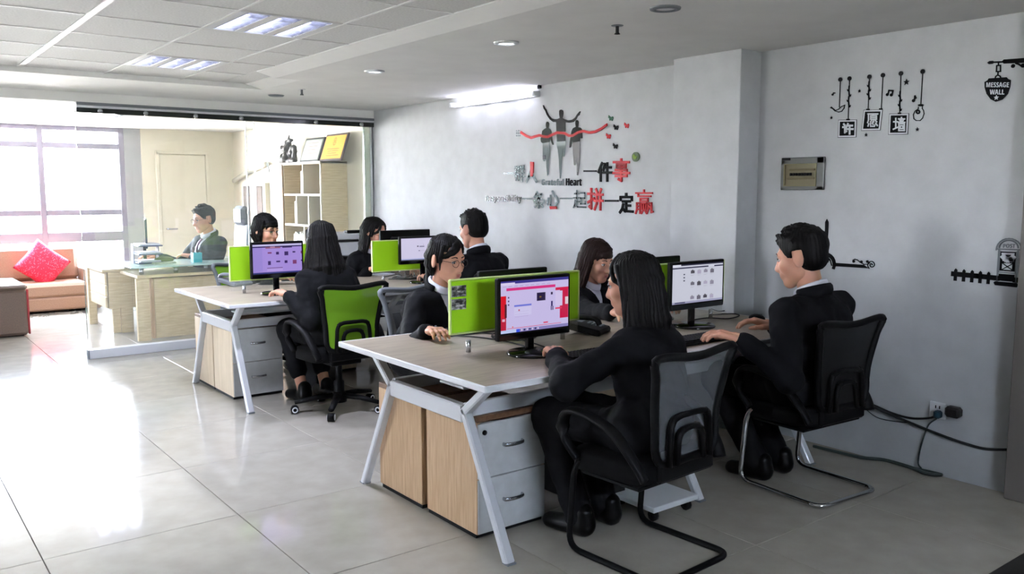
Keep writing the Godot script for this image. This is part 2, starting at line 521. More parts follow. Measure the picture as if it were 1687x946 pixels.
const LZ0 := -5.6     # side window in the left wall
const LZ1 := -4.8
const LB := 0.9
const LT := 1.8
const NX0 := 0.8     # high window behind us
const NX1 := 2.05
const NB := 1.8
const NT := 2.2
func window_pane(parent: Node3D, c: Vector3, s: Vector3) -> void:
	obj("pane", bx(c, s), M.glass, parent)
const FX0 := -0.5
func far_window() -> void:
	var z := ZF - 0.06
	var fr := mb()
	var top := 2.31
	var bot := 0.35
	box(fr, Vector3((FX0 + 2.95) / 2, bot + 0.03, z), Vector3(2.95 - FX0, 0.06, 0.08), 0.006)
	box(fr, Vector3((FX0 + 2.95) / 2, top - 0.03, z), Vector3(2.95 - FX0, 0.06, 0.08), 0.006)
	var w := struct("window_1", fr, M.win)
	var xm := [2.92, 1.95, 0.98, 0.01, FX0 + 0.03]
	for x in xm:
		obj("mullion", bx(Vector3(x, (top + bot) / 2, z), Vector3(0.075, top - bot, 0.09), 0.006), M.win, w)
	var hs := [[2.06, 0.075], [1.19, 0.075], [0.87, 0.13]]
	for h in hs:
		obj("transom", bx(Vector3((FX0 + 2.95) / 2, h[0], z), Vector3(2.95 - FX0, h[1], 0.07), 0.006), M.win, w)
	var ys := [0.41, 0.87, 1.19, 2.06, 2.25]
	for i in xm.size() - 1:
		for k in 4:
			window_pane(w, Vector3((xm[i] + xm[i + 1]) / 2, (ys[k] + ys[k + 1]) / 2, z), Vector3(absf(xm[i] - xm[i + 1]) - 0.07, ys[k + 1] - ys[k] - 0.07, 0.006))
	struct("trim_2", bx(Vector3((FX0 + 2.95) / 2, 0.335, ZF + 0.02), Vector3(2.95 - FX0, 0.03, 0.16), 0.005), M.white)
func small_window(called: String, c: Vector3, w: float, h: float, along: Vector3) -> void:
	var fr := mb()
	var thick := Vector3(0.06, 0.06, 0.06)
	for s in [-1.0, 1.0]:
		box(fr, c + along * s * (w / 2 - 0.02), along * 0.04 + Vector3.UP * h + (Vector3.ONE - along - Vector3.UP) * thick, 0.005)
		box(fr, c + Vector3(0, s * (h / 2 - 0.02), 0), along * (w - 0.08) + Vector3.UP * 0.04 + (Vector3.ONE - along - Vector3.UP) * thick, 0.005)
	var o := struct(called, fr, M.win)
	window_pane(o, c, along * (w - 0.08) + Vector3.UP * (h - 0.08) + (Vector3.ONE - along - Vector3.UP) * 0.006)

func glass_wall() -> void:
	var x0 := 1.57
	var base := struct("trim_3", bx(Vector3((x0 + XW) / 2, 0.04, ZG), Vector3(XW - x0, 0.08, 0.09), 0.004), M.frame)
	obj("base_cap", bx(Vector3(x0 - 0.004, 0.04, ZG), Vector3(0.008, 0.082, 0.092), 0.002), M.grey, base)
	var rail := struct("trim_4", bx(Vector3((x0 + XW) / 2, 2.218, ZG + 0.03), Vector3(XW - x0, 0.024, 0.1), 0.003), M.grey)
	obj("rail_channel", bx(Vector3((x0 + XW) / 2, 2.195, ZG + 0.05), Vector3(XW - x0, 0.02, 0.05), 0.003), M.frame, rail)
	obj("rail_cover", bx(Vector3((x0 + XW) / 2, 2.162, ZG + 0.04), Vector3(XW - x0, 0.044, 0.06), 0.003), mat(Color(0.06, 0.085, 0.08), 0.12), rail)
	for px in [165, 240, 322, 397, 520, 595]:
		var p := at_z(px, 190, ZG + 0.075)
		obj("roller_bolt", tube(mb(true), [Vector3(p.x, 2.16, ZG + 0.065), Vector3(p.x, 2.16, ZG + 0.085)], 0.022, 10), M.steel, rail)
	var gw := struct("wall_glass", bx(Vector3((x0 + 3.14) / 2, 1.12, ZG - 0.01), Vector3(3.14 - x0, 2.08, 0.01)), M.glass)
	obj("pane", bx(Vector3((3.05 + 4.31) / 2, 1.12, ZG + 0.02), Vector3(1.26, 2.08, 0.01)), M.glass, gw)
	obj("pane", bx(Vector3(4.355, 1.12, ZG + 0.005), Vector3(0.09, 2.08, 0.012)), M.glass_edge, gw)
	obj("pane_edge", bx(Vector3(3.142, 1.12, ZG - 0.01), Vector3(0.006, 2.08, 0.012)), M.frame, gw)
	obj("pane_edge", bx(Vector3(3.047, 1.12, ZG + 0.02), Vector3(0.006, 2.08, 0.012)), M.frame, gw)
	obj("pane_edge", bx(Vector3(4.312, 1.12, ZG + 0.02), Vector3(0.006, 2.08, 0.012)), M.glass_edge, gw)
	obj("pane_edge", bx(Vector3(x0 + 0.002, 1.12, ZG - 0.01), Vector3(0.004, 2.08, 0.012)), M.glass_edge, gw)
	struct("trim_5", bx(Vector3(XW - 0.008, 1.12, ZG + 0.02), Vector3(0.016, 2.1, 0.05), 0.002), M.grey)

# ---------- lamps ----------
const LAMP_E := 1.3
func louvre_light(called: String, z: float, label: String, x := 1.831) -> void:
	var t := thing(called, label, "ceiling light", Vector3(x, GRID if x < 2.0 else CEIL - 0.026, z), 0.0, "louvred ceiling lights")
	var body := mb()
	for k in 4:
		box(body, Vector3(-0.25 + 0.1667 * k, 0.012, 0), Vector3(0.05, 0.024, 0.545), 0.003)
	for s in [-1.0, 1.0]:
		box(body, Vector3(0, 0.012, s * 0.268), Vector3(0.545, 0.024, 0.012))
	obj("housing", body, M.white, t)
	obj("back_plate", bx(Vector3(0, 0.075, 0), Vector3(0.54, 0.01, 0.54)), M.frame, t)
	for k in 3:
		var lx := -0.1667 + 0.1667 * k
		var refl := mb()
		for s in [-1.0, 1.0]:
			var a := Vector3(lx + s * 0.055, 0.0, 0)
			var b := Vector3(lx + s * 0.04, 0.065, 0)
			quad(refl, a + Vector3(0, 0, -0.26), a + Vector3(0, 0, 0.26), b + Vector3(0, 0, 0.26), b + Vector3(0, 0, -0.26), Vector3(lx + s, 0.03, 0))
		obj("reflector", refl, M.steel, t)
		var em := mat(Color(0.8, 0.82, 1.0), 0.5)
		em.emission_enabled = true
		em.emission = Color(0.86, 0.87, 1.0)
		em.emission_energy_multiplier = 7.0
		obj("tube_lamp", rod(Vector3(lx, 0.042, -0.25), Vector3(lx, 0.042, 0.25), 0.02, 8), em, t)
		for j in 6:
			obj("louvre", bx(Vector3(lx, 0.010, -0.225 + 0.09 * j), Vector3(0.105, 0.018, 0.004)), M.steel, t)
		var l := SpotLight3D.new()
		l.name = "lamp_glow"
		t.add_child(l, true)
		l.position = Vector3(lx, -0.01, 0)
		l.rotation_degrees.x = -90
		l.spot_angle = 80
		l.light_color = Color(0.88, 0.90, 1.0)
		l.light_energy = LAMP_E * (1.0 if x < 2.0 else 0.9)
		l.light_size = 0.05
		l.spot_range = 12.0
		l.spot_attenuation = 2.0
		l.shadow_enabled = true
func downlight(px: float, py: float, lit: bool, label: String) -> void:
	var p := at_h(px, py, CEIL)
	var t := thing("downlight", label, "ceiling light", p, 0.0, "round downlights in the plaster ceiling")
	var ring := lathe(mb(true), [Vector2(0.047, -0.004), Vector2(0.05, -0.012), Vector2(0.07, -0.008), Vector2(0.072, 0.0)], Vector3.ZERO, 24)
	obj("ring", ring, M.white if lit else M.grey, t)
	var lens_m := mat(Color(0.85, 0.85, 0.85), 0.3)
	if lit:
		lens_m.emission_enabled = true
		lens_m.emission = Color(0.95, 0.97, 1.0)
		lens_m.emission_energy_multiplier = 4.0
	obj("lens", lathe(mb(true), [Vector2(0.0, -0.006), Vector2(0.048, -0.004)], Vector3.ZERO, 24), lens_m, t)
	if lit:
		var l := SpotLight3D.new()
		l.name = "lamp_glow"
		t.add_child(l, true)
		l.position = Vector3(0, -0.03, 0)
		l.rotation_degrees.x = -90
		l.light_energy = 0.12
		l.light_size = 0.05
		l.spot_angle = 60
		l.spot_range = 12.0
		l.spot_attenuation = 2.0
		l.shadow_enabled = true
func lamps() -> void:
	louvre_light("ceiling_light", -4.4775, "square recessed ceiling light with three louvred strips, the larger and nearer of two")
	louvre_light("ceiling_light", -6.1725, "square recessed ceiling light with three louvred strips, beside the ceiling beam")
	louvre_light("ceiling_light", -10.3, "square recessed ceiling light in the office behind the glass", 2.2)
	downlight(617, 117, true, "lit round downlight in the plaster ceiling, the one further from the tube lamp")
	downlight(834, 70, true, "lit round downlight in the plaster ceiling just in front of the tube lamp")
	downlight(1096, 13, false, "unlit grey round downlight in the plaster ceiling near the column")
	# tube lamp on the wall
	var a := at_x(742, 157, XW - 0.05)
	var b := at_x(882, 146, XW - 0.05)
	var zc := (a.z + b.z) / 2
	var ln := absf(a.z - b.z)
	var t := thing("tube_lamp", "glowing white tube lamp on the wall above the runners", "wall light", Vector3(XW, 2.245, zc))
	obj("base", bx(Vector3(-0.012, 0, 0), Vector3(0.024, 0.045, ln), 0.003), M.white, t)
	var em := mat(Color.WHITE, 0.5)
	em.emission_enabled = true
	em.emission = Color(0.93, 0.92, 1.0)
	em.emission_energy_multiplier = 6.0
	obj("tube", rod(Vector3(-0.045, 0, -ln / 2 + 0.03), Vector3(-0.045, 0, ln / 2 - 0.03), 0.016, 10), em, t)
	for s in [-1.0, 1.0]:
		obj("end_cap", bx(Vector3(-0.04, 0, s * (ln / 2 - 0.015)), Vector3(0.05, 0.04, 0.03), 0.004), M.white, t)
	for k in 3:
		var l := OmniLight3D.new()
		l.name = "lamp_glow"
		t.add_child(l, true)
		l.position = Vector3(-0.07, 0, ln * (k - 1) * 0.32)
		l.light_color = Color(0.90, 0.90, 1.0)
		l.light_energy = 0.03
		l.light_size = 0.03
		l.omni_range = 12.0
		l.omni_attenuation = 2.0
		l.shadow_enabled = true
	# small ceiling fittings
	var p := at_h(1017, 42, CEIL)
	var sp := thing("sprinkler", "small dark sprinkler head in the plaster ceiling near the unlit downlight", "sprinkler", p)
	obj("rose", lathe(mb(true), [Vector2(0.0, -0.005), Vector2(0.03, -0.003), Vector2(0.032, 0.0)], Vector3.ZERO, 16), M.grey, sp)
	obj("nozzle", lathe(mb(true), [Vector2(0.0, -0.045), Vector2(0.016, -0.043), Vector2(0.009, -0.035), Vector2(0.009, -0.004)], Vector3.ZERO, 12), M.dark, sp)
	p = at_h(497, 147, CEIL)
	var s2 := thing("sprinkler", "tiny sprinkler head in the plaster ceiling above the glass partition", "sprinkler", p)
	obj("rose", lathe(mb(true), [Vector2(0.0, -0.005), Vector2(0.03, -0.003), Vector2(0.032, 0.0)], Vector3.ZERO, 16), M.white, s2)
	obj("nozzle", lathe(mb(true), [Vector2(0.0, -0.05), Vector2(0.016, -0.048), Vector2(0.009, -0.035), Vector2(0.009, -0.004)], Vector3.ZERO, 12), M.grey, s2)
	p = at_h(455, 157, CEIL)
	var dt := thing("ceiling_plate", "flat round cover plate in the plaster ceiling above the glass partition", "cover plate", p)
	obj("disc", lathe(mb(true), [Vector2(0.0, -0.012), Vector2(0.06, -0.01), Vector2(0.07, 0.0)], Vector3.ZERO, 18), M.grey, dt)
	p = at_x(890, 142, XW)
	var hk := thing("wall_hook", "small black hook on the wall at the end of the tube lamp", "hook", p)
	obj("hook_plate", bx(Vector3(-0.008, 0, 0), Vector3(0.016, 0.04, 0.04), 0.004), M.black, hk)
	obj("hook_arm", rod(Vector3(-0.012, 0, 0), Vector3(-0.04, 0.0, 0.03), 0.006, 6), M.black, hk)

# ---------- workstations ----------
const ZA := -3.205
const ZB := -6.08
func workstation(x0: float, x1: float, zc: float, w: float, xf: float, label: String) -> Node3D:
	# x0 x1: ends of the top; xf: where the near end frame stands
	var t := thing("workstation_desk", label, "desk", Vector3(x0, 0, zc))
	var len := x1 - x0
	obj("tabletop", bx(Vector3(len / 2, DESK - 0.0125, 0), Vector3(len - 0.01, 0.024, w - 0.01), 0.003), M.top, t)
	var e := mb()
	box(e, Vector3(0.0, DESK - 0.013, 0), Vector3(0.012, 0.026, w + 0.01), 0.003)
	box(e, Vector3(len, DESK - 0.013, 0), Vector3(0.012, 0.026, w + 0.01), 0.003)
	for s in [-1.0, 1.0]:
		box(e, Vector3(len / 2, DESK - 0.013, s * w / 2), Vector3(len, 0.026, 0.012), 0.003)
	obj("edge_band", e, M.white, t)
	var xs := [xf - x0, (len + xf - x0) / 2 + 0.05, len - 0.14]
	for i in 3:
		var x: float = xs[i]
		for s in [-1.0, 1.0]:
			# each leg is a bent bar: foot out, knee in, head out again
			var lg := mb()
			var foot := Vector3(x, 0.0, s * (w / 2 - 0.01))
			var knee := Vector3(x, 0.555, s * 0.27)
			var head := Vector3(x, DESK - 0.026, s * (w / 2 - 0.115))
			if i == 0:
				knee.z = s * 0.30
			for seg in [[foot, knee + Vector3(0, 0.02, 0)], [knee, head]]:
				var d: Vector3 = seg[1] - seg[0]
				var bs := Basis(Vector3.RIGHT, d.normalized(), Vector3.RIGHT.cross(d.normalized()))
				box(lg, (seg[0] + seg[1]) / 2, Vector3(0.044, d.length(), 0.034), 0.006, bs)
			obj("leg", lg, M.frame, t)
			obj("foot_pad", bx(foot + Vector3(0, 0.004, 0), Vector3(0.045, 0.008, 0.04), 0.002), M.grey, t)
		obj("cross_bar", bx(Vector3(x, 0.55, 0), Vector3(0.04, 0.075, 0.60), 0.005), M.frame, t)
	for s in [-1.0, 1.0]:
		obj("side_rail", bx(Vector3((xs[0] + xs[2]) / 2, 0.565, s * 0.30), Vector3(xs[2] - xs[0], 0.06, 0.03), 0.004), M.frame, t)
	obj("cable_tray", bx(Vector3(len / 2, 0.60, 0), Vector3(len - 0.5, 0.012, 0.2), 0.003), M.frame, t)
	return t
func pedestal(at: Vector3, turn: float, label: String, side: Material, top: Material) -> Node3D:
	# front faces local +z; at is the middle of the footprint
	var t := thing("drawer_pedestal", label, "cabinet", at, turn)
	var w := 0.37
	var d := 0.40
	var h := 0.535
	obj("side_panel", bx(Vector3(-w / 2 + 0.009, 0.02 + (h - 0.045) / 2, 0), Vector3(0.018, h - 0.045, d), 0.002), side, t)
	obj("side_panel", bx(Vector3(w / 2 - 0.009, 0.02 + (h - 0.045) / 2, 0), Vector3(0.018, h - 0.045, d), 0.002), side, t)
	obj("back_panel", bx(Vector3(0, 0.02 + (h - 0.045) / 2, -d / 2 + 0.009), Vector3(w - 0.036, h - 0.045, 0.016)), side, t)
	obj("top_panel", bx(Vector3(0, h - 0.0125, 0), Vector3(w, 0.025, d), 0.003), top, t)
	obj("base_panel", bx(Vector3(0, 0.012, -0.005), Vector3(w - 0.01, 0.022, d - 0.02)), M.dark, t)
	for k in 2:
		var y := 0.022 + 0.2425 * k + 0.12
		var dr := obj("drawer", bx(Vector3(0, y, d / 2 - 0.004), Vector3(w - 0.006, 0.238, 0.02), 0.002), M.drawer, t)
		var hd := mb(true)
		tube(hd, smooth_path([Vector3(-0.05, y + 0.012, d / 2 + 0.004), Vector3(-0.046, y + 0.012, d / 2 + 0.022), Vector3(0, y + 0.012, d / 2 + 0.03), Vector3(0.046, y + 0.012, d / 2 + 0.022), Vector3(0.05, y + 0.012, d / 2 + 0.004)]), 0.009, 8, false, Vector2(0.6, 1.0))
		obj("handle", hd, M.steel, dr)
	var lk := obj("lock", tube(mb(true), [Vector3(-w / 2 + 0.035, h - 0.07, d / 2), Vector3(-w / 2 + 0.035, h - 0.07, d / 2 + 0.012)], 0.011, 12), M.black, t)
	lk.set_meta("label", "black round drawer lock")
	return t
func screen_panel(x0: float, x1: float, z: float, label: String) -> Node3D:
	var t := thing("desk_screen", label, "desk divider", Vector3((x0 + x1) / 2, DESK, z), 0.0, "lime desk dividers")
	var w := x1 - x0
	obj("glass_strip", bx(Vector3(0, 0.065, 0), Vector3(w - 0.004, 0.09, 0.006)), M.glass, t)
	obj("board", bx(Vector3(0, 0.215, 0), Vector3(w - 0.008, 0.238, 0.016), 0.003), M.lime, t)
	var f := mb()
	box(f, Vector3(0, 0.338, 0), Vector3(w, 0.008, 0.018), 0.002)
	box(f, Vector3(0, 0.093, 0), Vector3(w, 0.008, 0.018), 0.002)
	for s in [-1.0, 1.0]:
		box(f, Vector3(s * w / 2, 0.215, 0), Vector3(0.008, 0.25, 0.018), 0.002)
	obj("edge_trim", f, M.lime_edge, t)
	for s in [-1.0, 1.0]:
		obj("clamp_post", tube(mb(true), [Vector3(s * (w / 2 - 0.1), 0.0, 0.0), Vector3(s * (w / 2 - 0.1), 0.055, 0.0)], 0.012, 12), M.steel, t)
	return t
var screen_images := []
func make_screens() -> void:
	# 0: shop admin page, 1: product grid, 2: lilac product grid, 3: nearly blank page
	var lil := Color(0.80, 0.76, 0.93)
	for kind in 4:
		var im := Image.create(480, 300, false, Image.FORMAT_RGB8)
		var f := func(x: float, y: float, w: float, h: float, c: Color) -> void:
			im.fill_rect(Rect2i(int(x * 480), int(y * 300), maxi(1, int(w * 480)), maxi(1, int(h * 300))), c)
		match kind:
			0:
				im.fill(lil)
				f.call(0, 0, 1, 0.055, Color(0.22, 0.20, 0.55))
				f.call(0.0, 0.03, 0.2, 0.05, Color(0.86, 0.83, 0.96))
				f.call(0.08, 0.135, 0.72, 0.055, Color(0.86, 0.20, 0.52))
				for k in 9:
					f.call(0.03 + 0.08 * k, 0.10, 0.05, 0.008, Color(0.6, 0.55, 0.75))
				f.call(0, 0.28, 0.075, 0.42, Color(0.86, 0.08, 0.16))
				f.call(0.055, 0.44, 0.03, 0.26, Color(0.33, 0.1, 0.16))
				f.call(0, 0.70, 0.075, 0.24, Color(0.75, 0.12, 0.24))
				f.call(0.02, 0.72, 0.04, 0.05, Color(0.9, 0.7, 0.8))
				f.call(0.87, 0.20, 0.13, 0.62, Color(0.80, 0.12, 0.30))
				f.call(0.80, 0.20, 0.2, 0.055, Color(0.85, 0.12, 0.30))
				f.call(0.95, 0.40, 0.05, 0.15, Color(0.9, 0.82, 0.86))
				f.call(0.80, 0.60, 0.10, 0.03, Color(0.90, 0.25, 0.40))
				f.call(0.80, 0.27, 0.11, 0.30, Color(0.84, 0.79, 0.94))
				f.call(0.52, 0.27, 0.13, 0.16, Color(0.17, 0.13, 0.27))
				f.call(0.56, 0.34, 0.03, 0.03, Color(0.5, 0.4, 0.2))
				f.call(0.73, 0.28, 0.03, 0.05, Color(0.2, 0.16, 0.3))
				f.call(0.735, 0.46, 0.025, 0.10, Color(0.22, 0.18, 0.4))
				f.call(0.73, 0.56, 0.015, 0.08, Color(0.3, 0.25, 0.45))
				f.call(0.755, 0.56, 0.015, 0.08, Color(0.3, 0.25, 0.45))
				f.call(0.19, 0.47, 0.25, 0.035, Color(0.45, 0.48, 0.86))
				f.call(0.19, 0.52, 0.25, 0.16, Color(0.83, 0.80, 0.95))
				f.call(0.25, 0.56, 0.02, 0.03, Color(0.75, 0.3, 0.4))
				for k in 3:
					f.call(0.10, 0.30 + 0.07 * k, 0.02, 0.03, Color(0.3, 0.25, 0.45))
					f.call(0.20, 0.60 + 0.05 * k, 0.2, 0.006, Color(0.65, 0.6, 0.8))
				f.call(0.62, 0.86, 0.07, 0.025, Color(0.88, 0.2, 0.35))
				f.call(0.16, 0.88, 0.02, 0.02, Color(0.9, 0.4, 0.3))
				f.call(0.09, 0.91, 0.80, 0.012, Color(0.85, 0.35, 0.5))
				f.call(0, 0.94, 1, 0.06, Color(0.55, 0.52, 0.75))
				f.call(0, 0.94, 0.22, 0.06, Color(0.75, 0.8, 0.95))
				f.call(0.22, 0.94, 0.05, 0.06, Color(0.25, 0.35, 0.9))
				for k in 7:
					f.call(0.29 + 0.04 * k, 0.95, 0.02, 0.035, Color(0.15, 0.15, 0.3) if k % 2 else Color(0.9, 0.85, 0.95))
			1:
				im.fill(Color(0.80, 0.81, 0.87))
				f.call(0, 0, 1, 0.035, Color(0.16, 0.16, 0.24))
				f.call(0.0, 0.0, 0.16, 0.06, Color(0.86, 0.87, 0.92))
				f.call(0, 0.075, 1, 0.03, Color(0.15, 0.15, 0.27))
				f.call(0.7, 0.07, 0.12, 0.035, Color(0.84, 0.85, 0.9))
				f.call(0, 0.105, 1, 0.006, Color(0.6, 0.6, 0.7))
				for r in 3:
					for c in 4:
						var x := 0.35 + 0.13 * c
						var y: float = [0.17, 0.47, 0.83][r]
						var g := 0.30 + 0.13 * ((r * 5 + c * 3) % 4)
						f.call(x, y, 0.075, 0.075 + 0.02 * (c % 2), Color(g, g * 0.96, g * 1.1))
						f.call(x + 0.02, y - 0.02, 0.03, 0.03, Color(g, g, g * 1.05))
						f.call(x, y + 0.11, 0.075, 0.008, Color(0.68, 0.68, 0.75))
						f.call(x, y + 0.13, 0.05, 0.008, Color(0.72, 0.72, 0.78))
				for k in 3:
					f.call(0.21, 0.24 + 0.08 * k, 0.03, 0.03, Color(0.2, 0.2, 0.3))
				f.call(0, 0.95, 1, 0.05, Color(0.62, 0.62, 0.74))
				f.call(0.05, 0.955, 0.2, 0.035, Color(0.3, 0.3, 0.42))
			2:
				im.fill(Color(0.67, 0.57, 0.88))
				f.call(0, 0, 1, 0.02, Color(0.12, 0.12, 0.2))
				f.call(0, 0.02, 1, 0.06, Color(0.80, 0.78, 0.95))
				f.call(0, 0.08, 1, 0.04, Color(0.16, 0.10, 0.36))
				f.call(0.26, 0.11, 0.30, 0.05, Color(0.58, 0.38, 0.50))
				f.call(0.35, 0.10, 0.1, 0.04, Color(0.75, 0.55, 0.7))
				f.call(0.60, 0.10, 0.20, 0.05, Color(0.2, 0.16, 0.36))
				f.call(0, 0.12, 0.19, 0.8, Color(0.63, 0.55, 0.86))
				for r in 2:
					for c in 5:
						f.call(0.30 + 0.17 * c, 0.28 + 0.30 * r, 0.08 - 0.02 * ((c + r) % 2), 0.05 + 0.04 * ((c + 2 * r) % 3), Color(0.24, 0.16, 0.4) if (c + r) % 4 else Color(0.5, 0.25, 0.45))
				f.call(0.28, 0.80, 0.32, 0.03, Color(0.5, 0.36, 0.62))
				f.call(0.28, 0.83, 0.32, 0.09, Color(0.72, 0.62, 0.90))
				f.call(0, 0.95, 1, 0.05, Color(0.24, 0.25, 0.5))
			3:
				im.fill(Color(0.84, 0.82, 0.93))
				f.call(0.0, 0.0, 1, 0.02, Color(0.75, 0.73, 0.86))
				f.call(0.88, 0.06, 0.09, 0.02, Color(0.9, 0.3, 0.4))
				f.call(0.33, 0.35, 0.03, 0.06, Color(0.25, 0.22, 0.35))
				f.call(0.38, 0.37, 0.10, 0.05, Color(0.5, 0.48, 0.6))
				f.call(0.46, 0.29, 0.01, 0.04, Color(0.6, 0.58, 0.7))
				f.call(0.35, 0.585, 0.20, 0.012, Color(0.62, 0.6, 0.72))
				f.call(0.36, 0.57, 0.03, 0.04, Color(0.5, 0.48, 0.62))
				f.call(0, 0.95, 1, 0.05, Color(0.62, 0.66, 0.85))
		im.generate_mipmaps()
		screen_images.append(ImageTexture.create_from_image(im))
func monitor(at: Vector3, turn: float, w: float, h: float, kind: int, label: String, bottom: float, round_base := true) -> Node3D:
	# at: on the desk under the panel; the screen faces local +z
	var t := thing("monitor", label, "monitor", at, turn)
	var y := bottom - at.y
	var bz := obj("casing", bx(Vector3(0, y + h / 2, -0.012), Vector3(w, h, 0.028), 0.005), M.black, t)
	obj("back_bulge", bx(Vector3(0, y + h / 2, -0.035), Vector3(w * 0.62, h * 0.6, 0.03), 0.012), M.black, bz)
	obj("bezel", bx(Vector3(0, y + 0.016, 0.0035), Vector3(w - 0.01, 0.026, 0.005), 0.002), M.gloss, t)
	if kind >= 0:
		var m := mat(Color(0.02, 0.02, 0.02), 0.25)
		m.emission_enabled = true
		m.emission = Color.WHITE
		m.emission_operator = BaseMaterial3D.EMISSION_OP_MULTIPLY
		m.emission_texture = screen_images[kind]
		m.emission_energy_multiplier = SCREEN_E
		var a := w / 2 - 0.014
		obj("screen", uv_quad(Vector3(-a, y + h - 0.014, 0.0035), Vector3(a, y + h - 0.014, 0.0035), Vector3(a, y + 0.034, 0.0035), Vector3(-a, y + 0.034, 0.0035)), m, t)
		var l := AreaLight3D.new()
		l.name = "screen_glow"
		t.add_child(l, true)
		l.area_size = Vector2(2.0 * a, h - 0.05)
		l.position = Vector3(0, y + h / 2, 0.012)
		l.rotation.y = PI
		l.light_color = Color(0.88, 0.86, 1.0)
		l.light_energy = 0.02
		l.shadow_enabled = true
	obj("stand", bx(Vector3(0, (y + 0.06) / 2 + 0.01, -0.04), Vector3(0.045, y + 0.07, 0.022), 0.006), M.gloss, t)
	if round_base:
		obj("base", lathe(mb(true), [Vector2(0.0, 0.0), Vector2(0.115, 0.0), Vector2(0.118, 0.006), Vector2(0.11, 0.014), Vector2(0.0, 0.018)], Vector3(0, 0, -0.02), 28), M.gloss, t)
	else:
		obj("base", bx(Vector3(0, 0.008, -0.02), Vector3(0.2, 0.016, 0.15), 0.006), M.gloss, t)
	return t
const SCREEN_E := 0.75

# ---------- chairs; local front is +z ----------
func chair_back(t: Node3D, net: Material, frame: Material) -> void:
	var lean := func(x: float, y: float) -> Vector3:
		# back leans away and curves
		var u := (y - 0.45) / 0.42
		return Vector3(x, y, -0.205 - 0.045 * u - 0.05 * x * x * 4.0 * -1.0 + 0.02 * sin(u * PI))
	var outline := []
	for p in [[-0.165, 0.46], [-0.19, 0.62], [-0.218, 0.79], [-0.228, 0.87], [0.0, 0.856], [0.228, 0.87], [0.218, 0.79], [0.19, 0.62], [0.165, 0.46], [0.0, 0.45]]:
		outline.append(lean.call(p[0], p[1]))
	obj("back_frame", tube(mb(true), smooth_path(outline, 5, true), 0.017, 8, true, Vector2(1.0, 1.0)), frame, t)
	var pn := mb(true)
	for i in 8:
		for j in 8:
			var q := func(a: int, b: int) -> Vector3:
				var y := 0.455 + 0.41 * b / 8.0
				var half: float = lerpf(0.165, 0.208, clampf((y - 0.46) / 0.34, 0, 1))
				return lean.call(half * (a / 4.0 - 1.0), y) + Vector3(0, 0, 0.004)
			quad(pn, q.call(i, j), q.call(i + 1, j), q.call(i + 1, j + 1), q.call(i, j + 1), Vector3(0, 0.65, 1.0))
	obj("mesh_panel", pn, net, t)
	for k in 2:
		var hw := 0.115 - 0.045 * k
		var hh := 0.19 - 0.055 * k
		var arch := []
		for p in [[-hw - 0.012, 0.44], [-hw, 0.44 + hh - 0.02], [-hw + 0.03, 0.44 + hh], [hw - 0.03, 0.44 + hh], [hw, 0.44 + hh - 0.02], [hw + 0.012, 0.44]]:
			arch.append(lean.call(p[0], p[1]) + Vector3(0, 0, -0.016))
		obj("lumbar_arch", tube(mb(true), rounded(arch, 0.03, 4), 0.013, 8), frame, t)
	obj("back_plate", bx(Vector3(0, 0.42, -0.195), Vector3(0.34, 0.09, 0.035), 0.012), frame, t)
func chair_seat(t: Node3D) -> void:
	var st := mb(true)
	# a padded slab with round edges
	var n := 24
	var prof := [[0.0, 0.36, 0.9], [1.0, 0.365, 0.95], [1.0, 0.39, 1.0], [1.0, 0.425, 1.0], [0.965, 0.443, 0.97], [0.8, 0.45, 0.8], [0.0, 0.448, 0.0]]
	var ring := func(p: Array, k: int) -> Vector3:
		var a := TAU * k / n
		var c := cos(a)
		var s := sin(a)
		var e := 0.45
		return Vector3(signf(c) * pow(absf(c), e) * 0.235 * p[0], p[1] + 0.012 * s * p[0] * -1.0, signf(s) * pow(absf(s), e) * 0.225 * p[0] + 0.02)
	for i in prof.size() - 1:
		for k in n:
			quad(st, ring.call(prof[i], k), ring.call(prof[i], k + 1), ring.call(prof[i + 1], k + 1), ring.call(prof[i + 1], k), Vector3(0, 0.405, 0.02))
	obj("seat", st, M.cushion, t)
func chair_arms(t: Node3D) -> void:
	for s in [-1.0, 1.0]:
		var p := smooth_path([Vector3(s * 0.235, 0.41, 0.16), Vector3(s * 0.262, 0.50, 0.215), Vector3(s * 0.27, 0.595, 0.19), Vector3(s * 0.27, 0.612, 0.10), Vector3(s * 0.265, 0.57, -0.05), Vector3(s * 0.25, 0.47, -0.15), Vector3(s * 0.235, 0.40, -0.19)], 6)
		obj("armrest", tube(mb(true), p, 0.022, 8, false, Vector2(1.35, 0.7)), M.black, t)
func sled_chair(label: String, tube_mat: Material, net: Material, at: Vector3, turn: float) -> Node3D:
	var t := thing("visitor_chair", label, "chair", at, turn)
	chair_seat(t)
	chair_back(t, net, M.black)
	chair_arms(t)
	var p := rounded([Vector3(-0.222, 0.40, 0.15), Vector3(-0.222, 0.37, 0.19), Vector3(-0.222, 0.014, 0.22), Vector3(-0.222, 0.014, -0.26), Vector3(0.222, 0.014, -0.26), Vector3(0.222, 0.014, 0.22), Vector3(0.222, 0.37, 0.19), Vector3(0.222, 0.40, 0.15)], 0.07, 6)
	obj("sled_base", tube(mb(true), p, 0.013, 10), tube_mat, t)
	obj("under_frame", bx(Vector3(0, 0.352, 0.0), Vector3(0.44, 0.016, 0.3), 0.004), M.black, t)
	return t
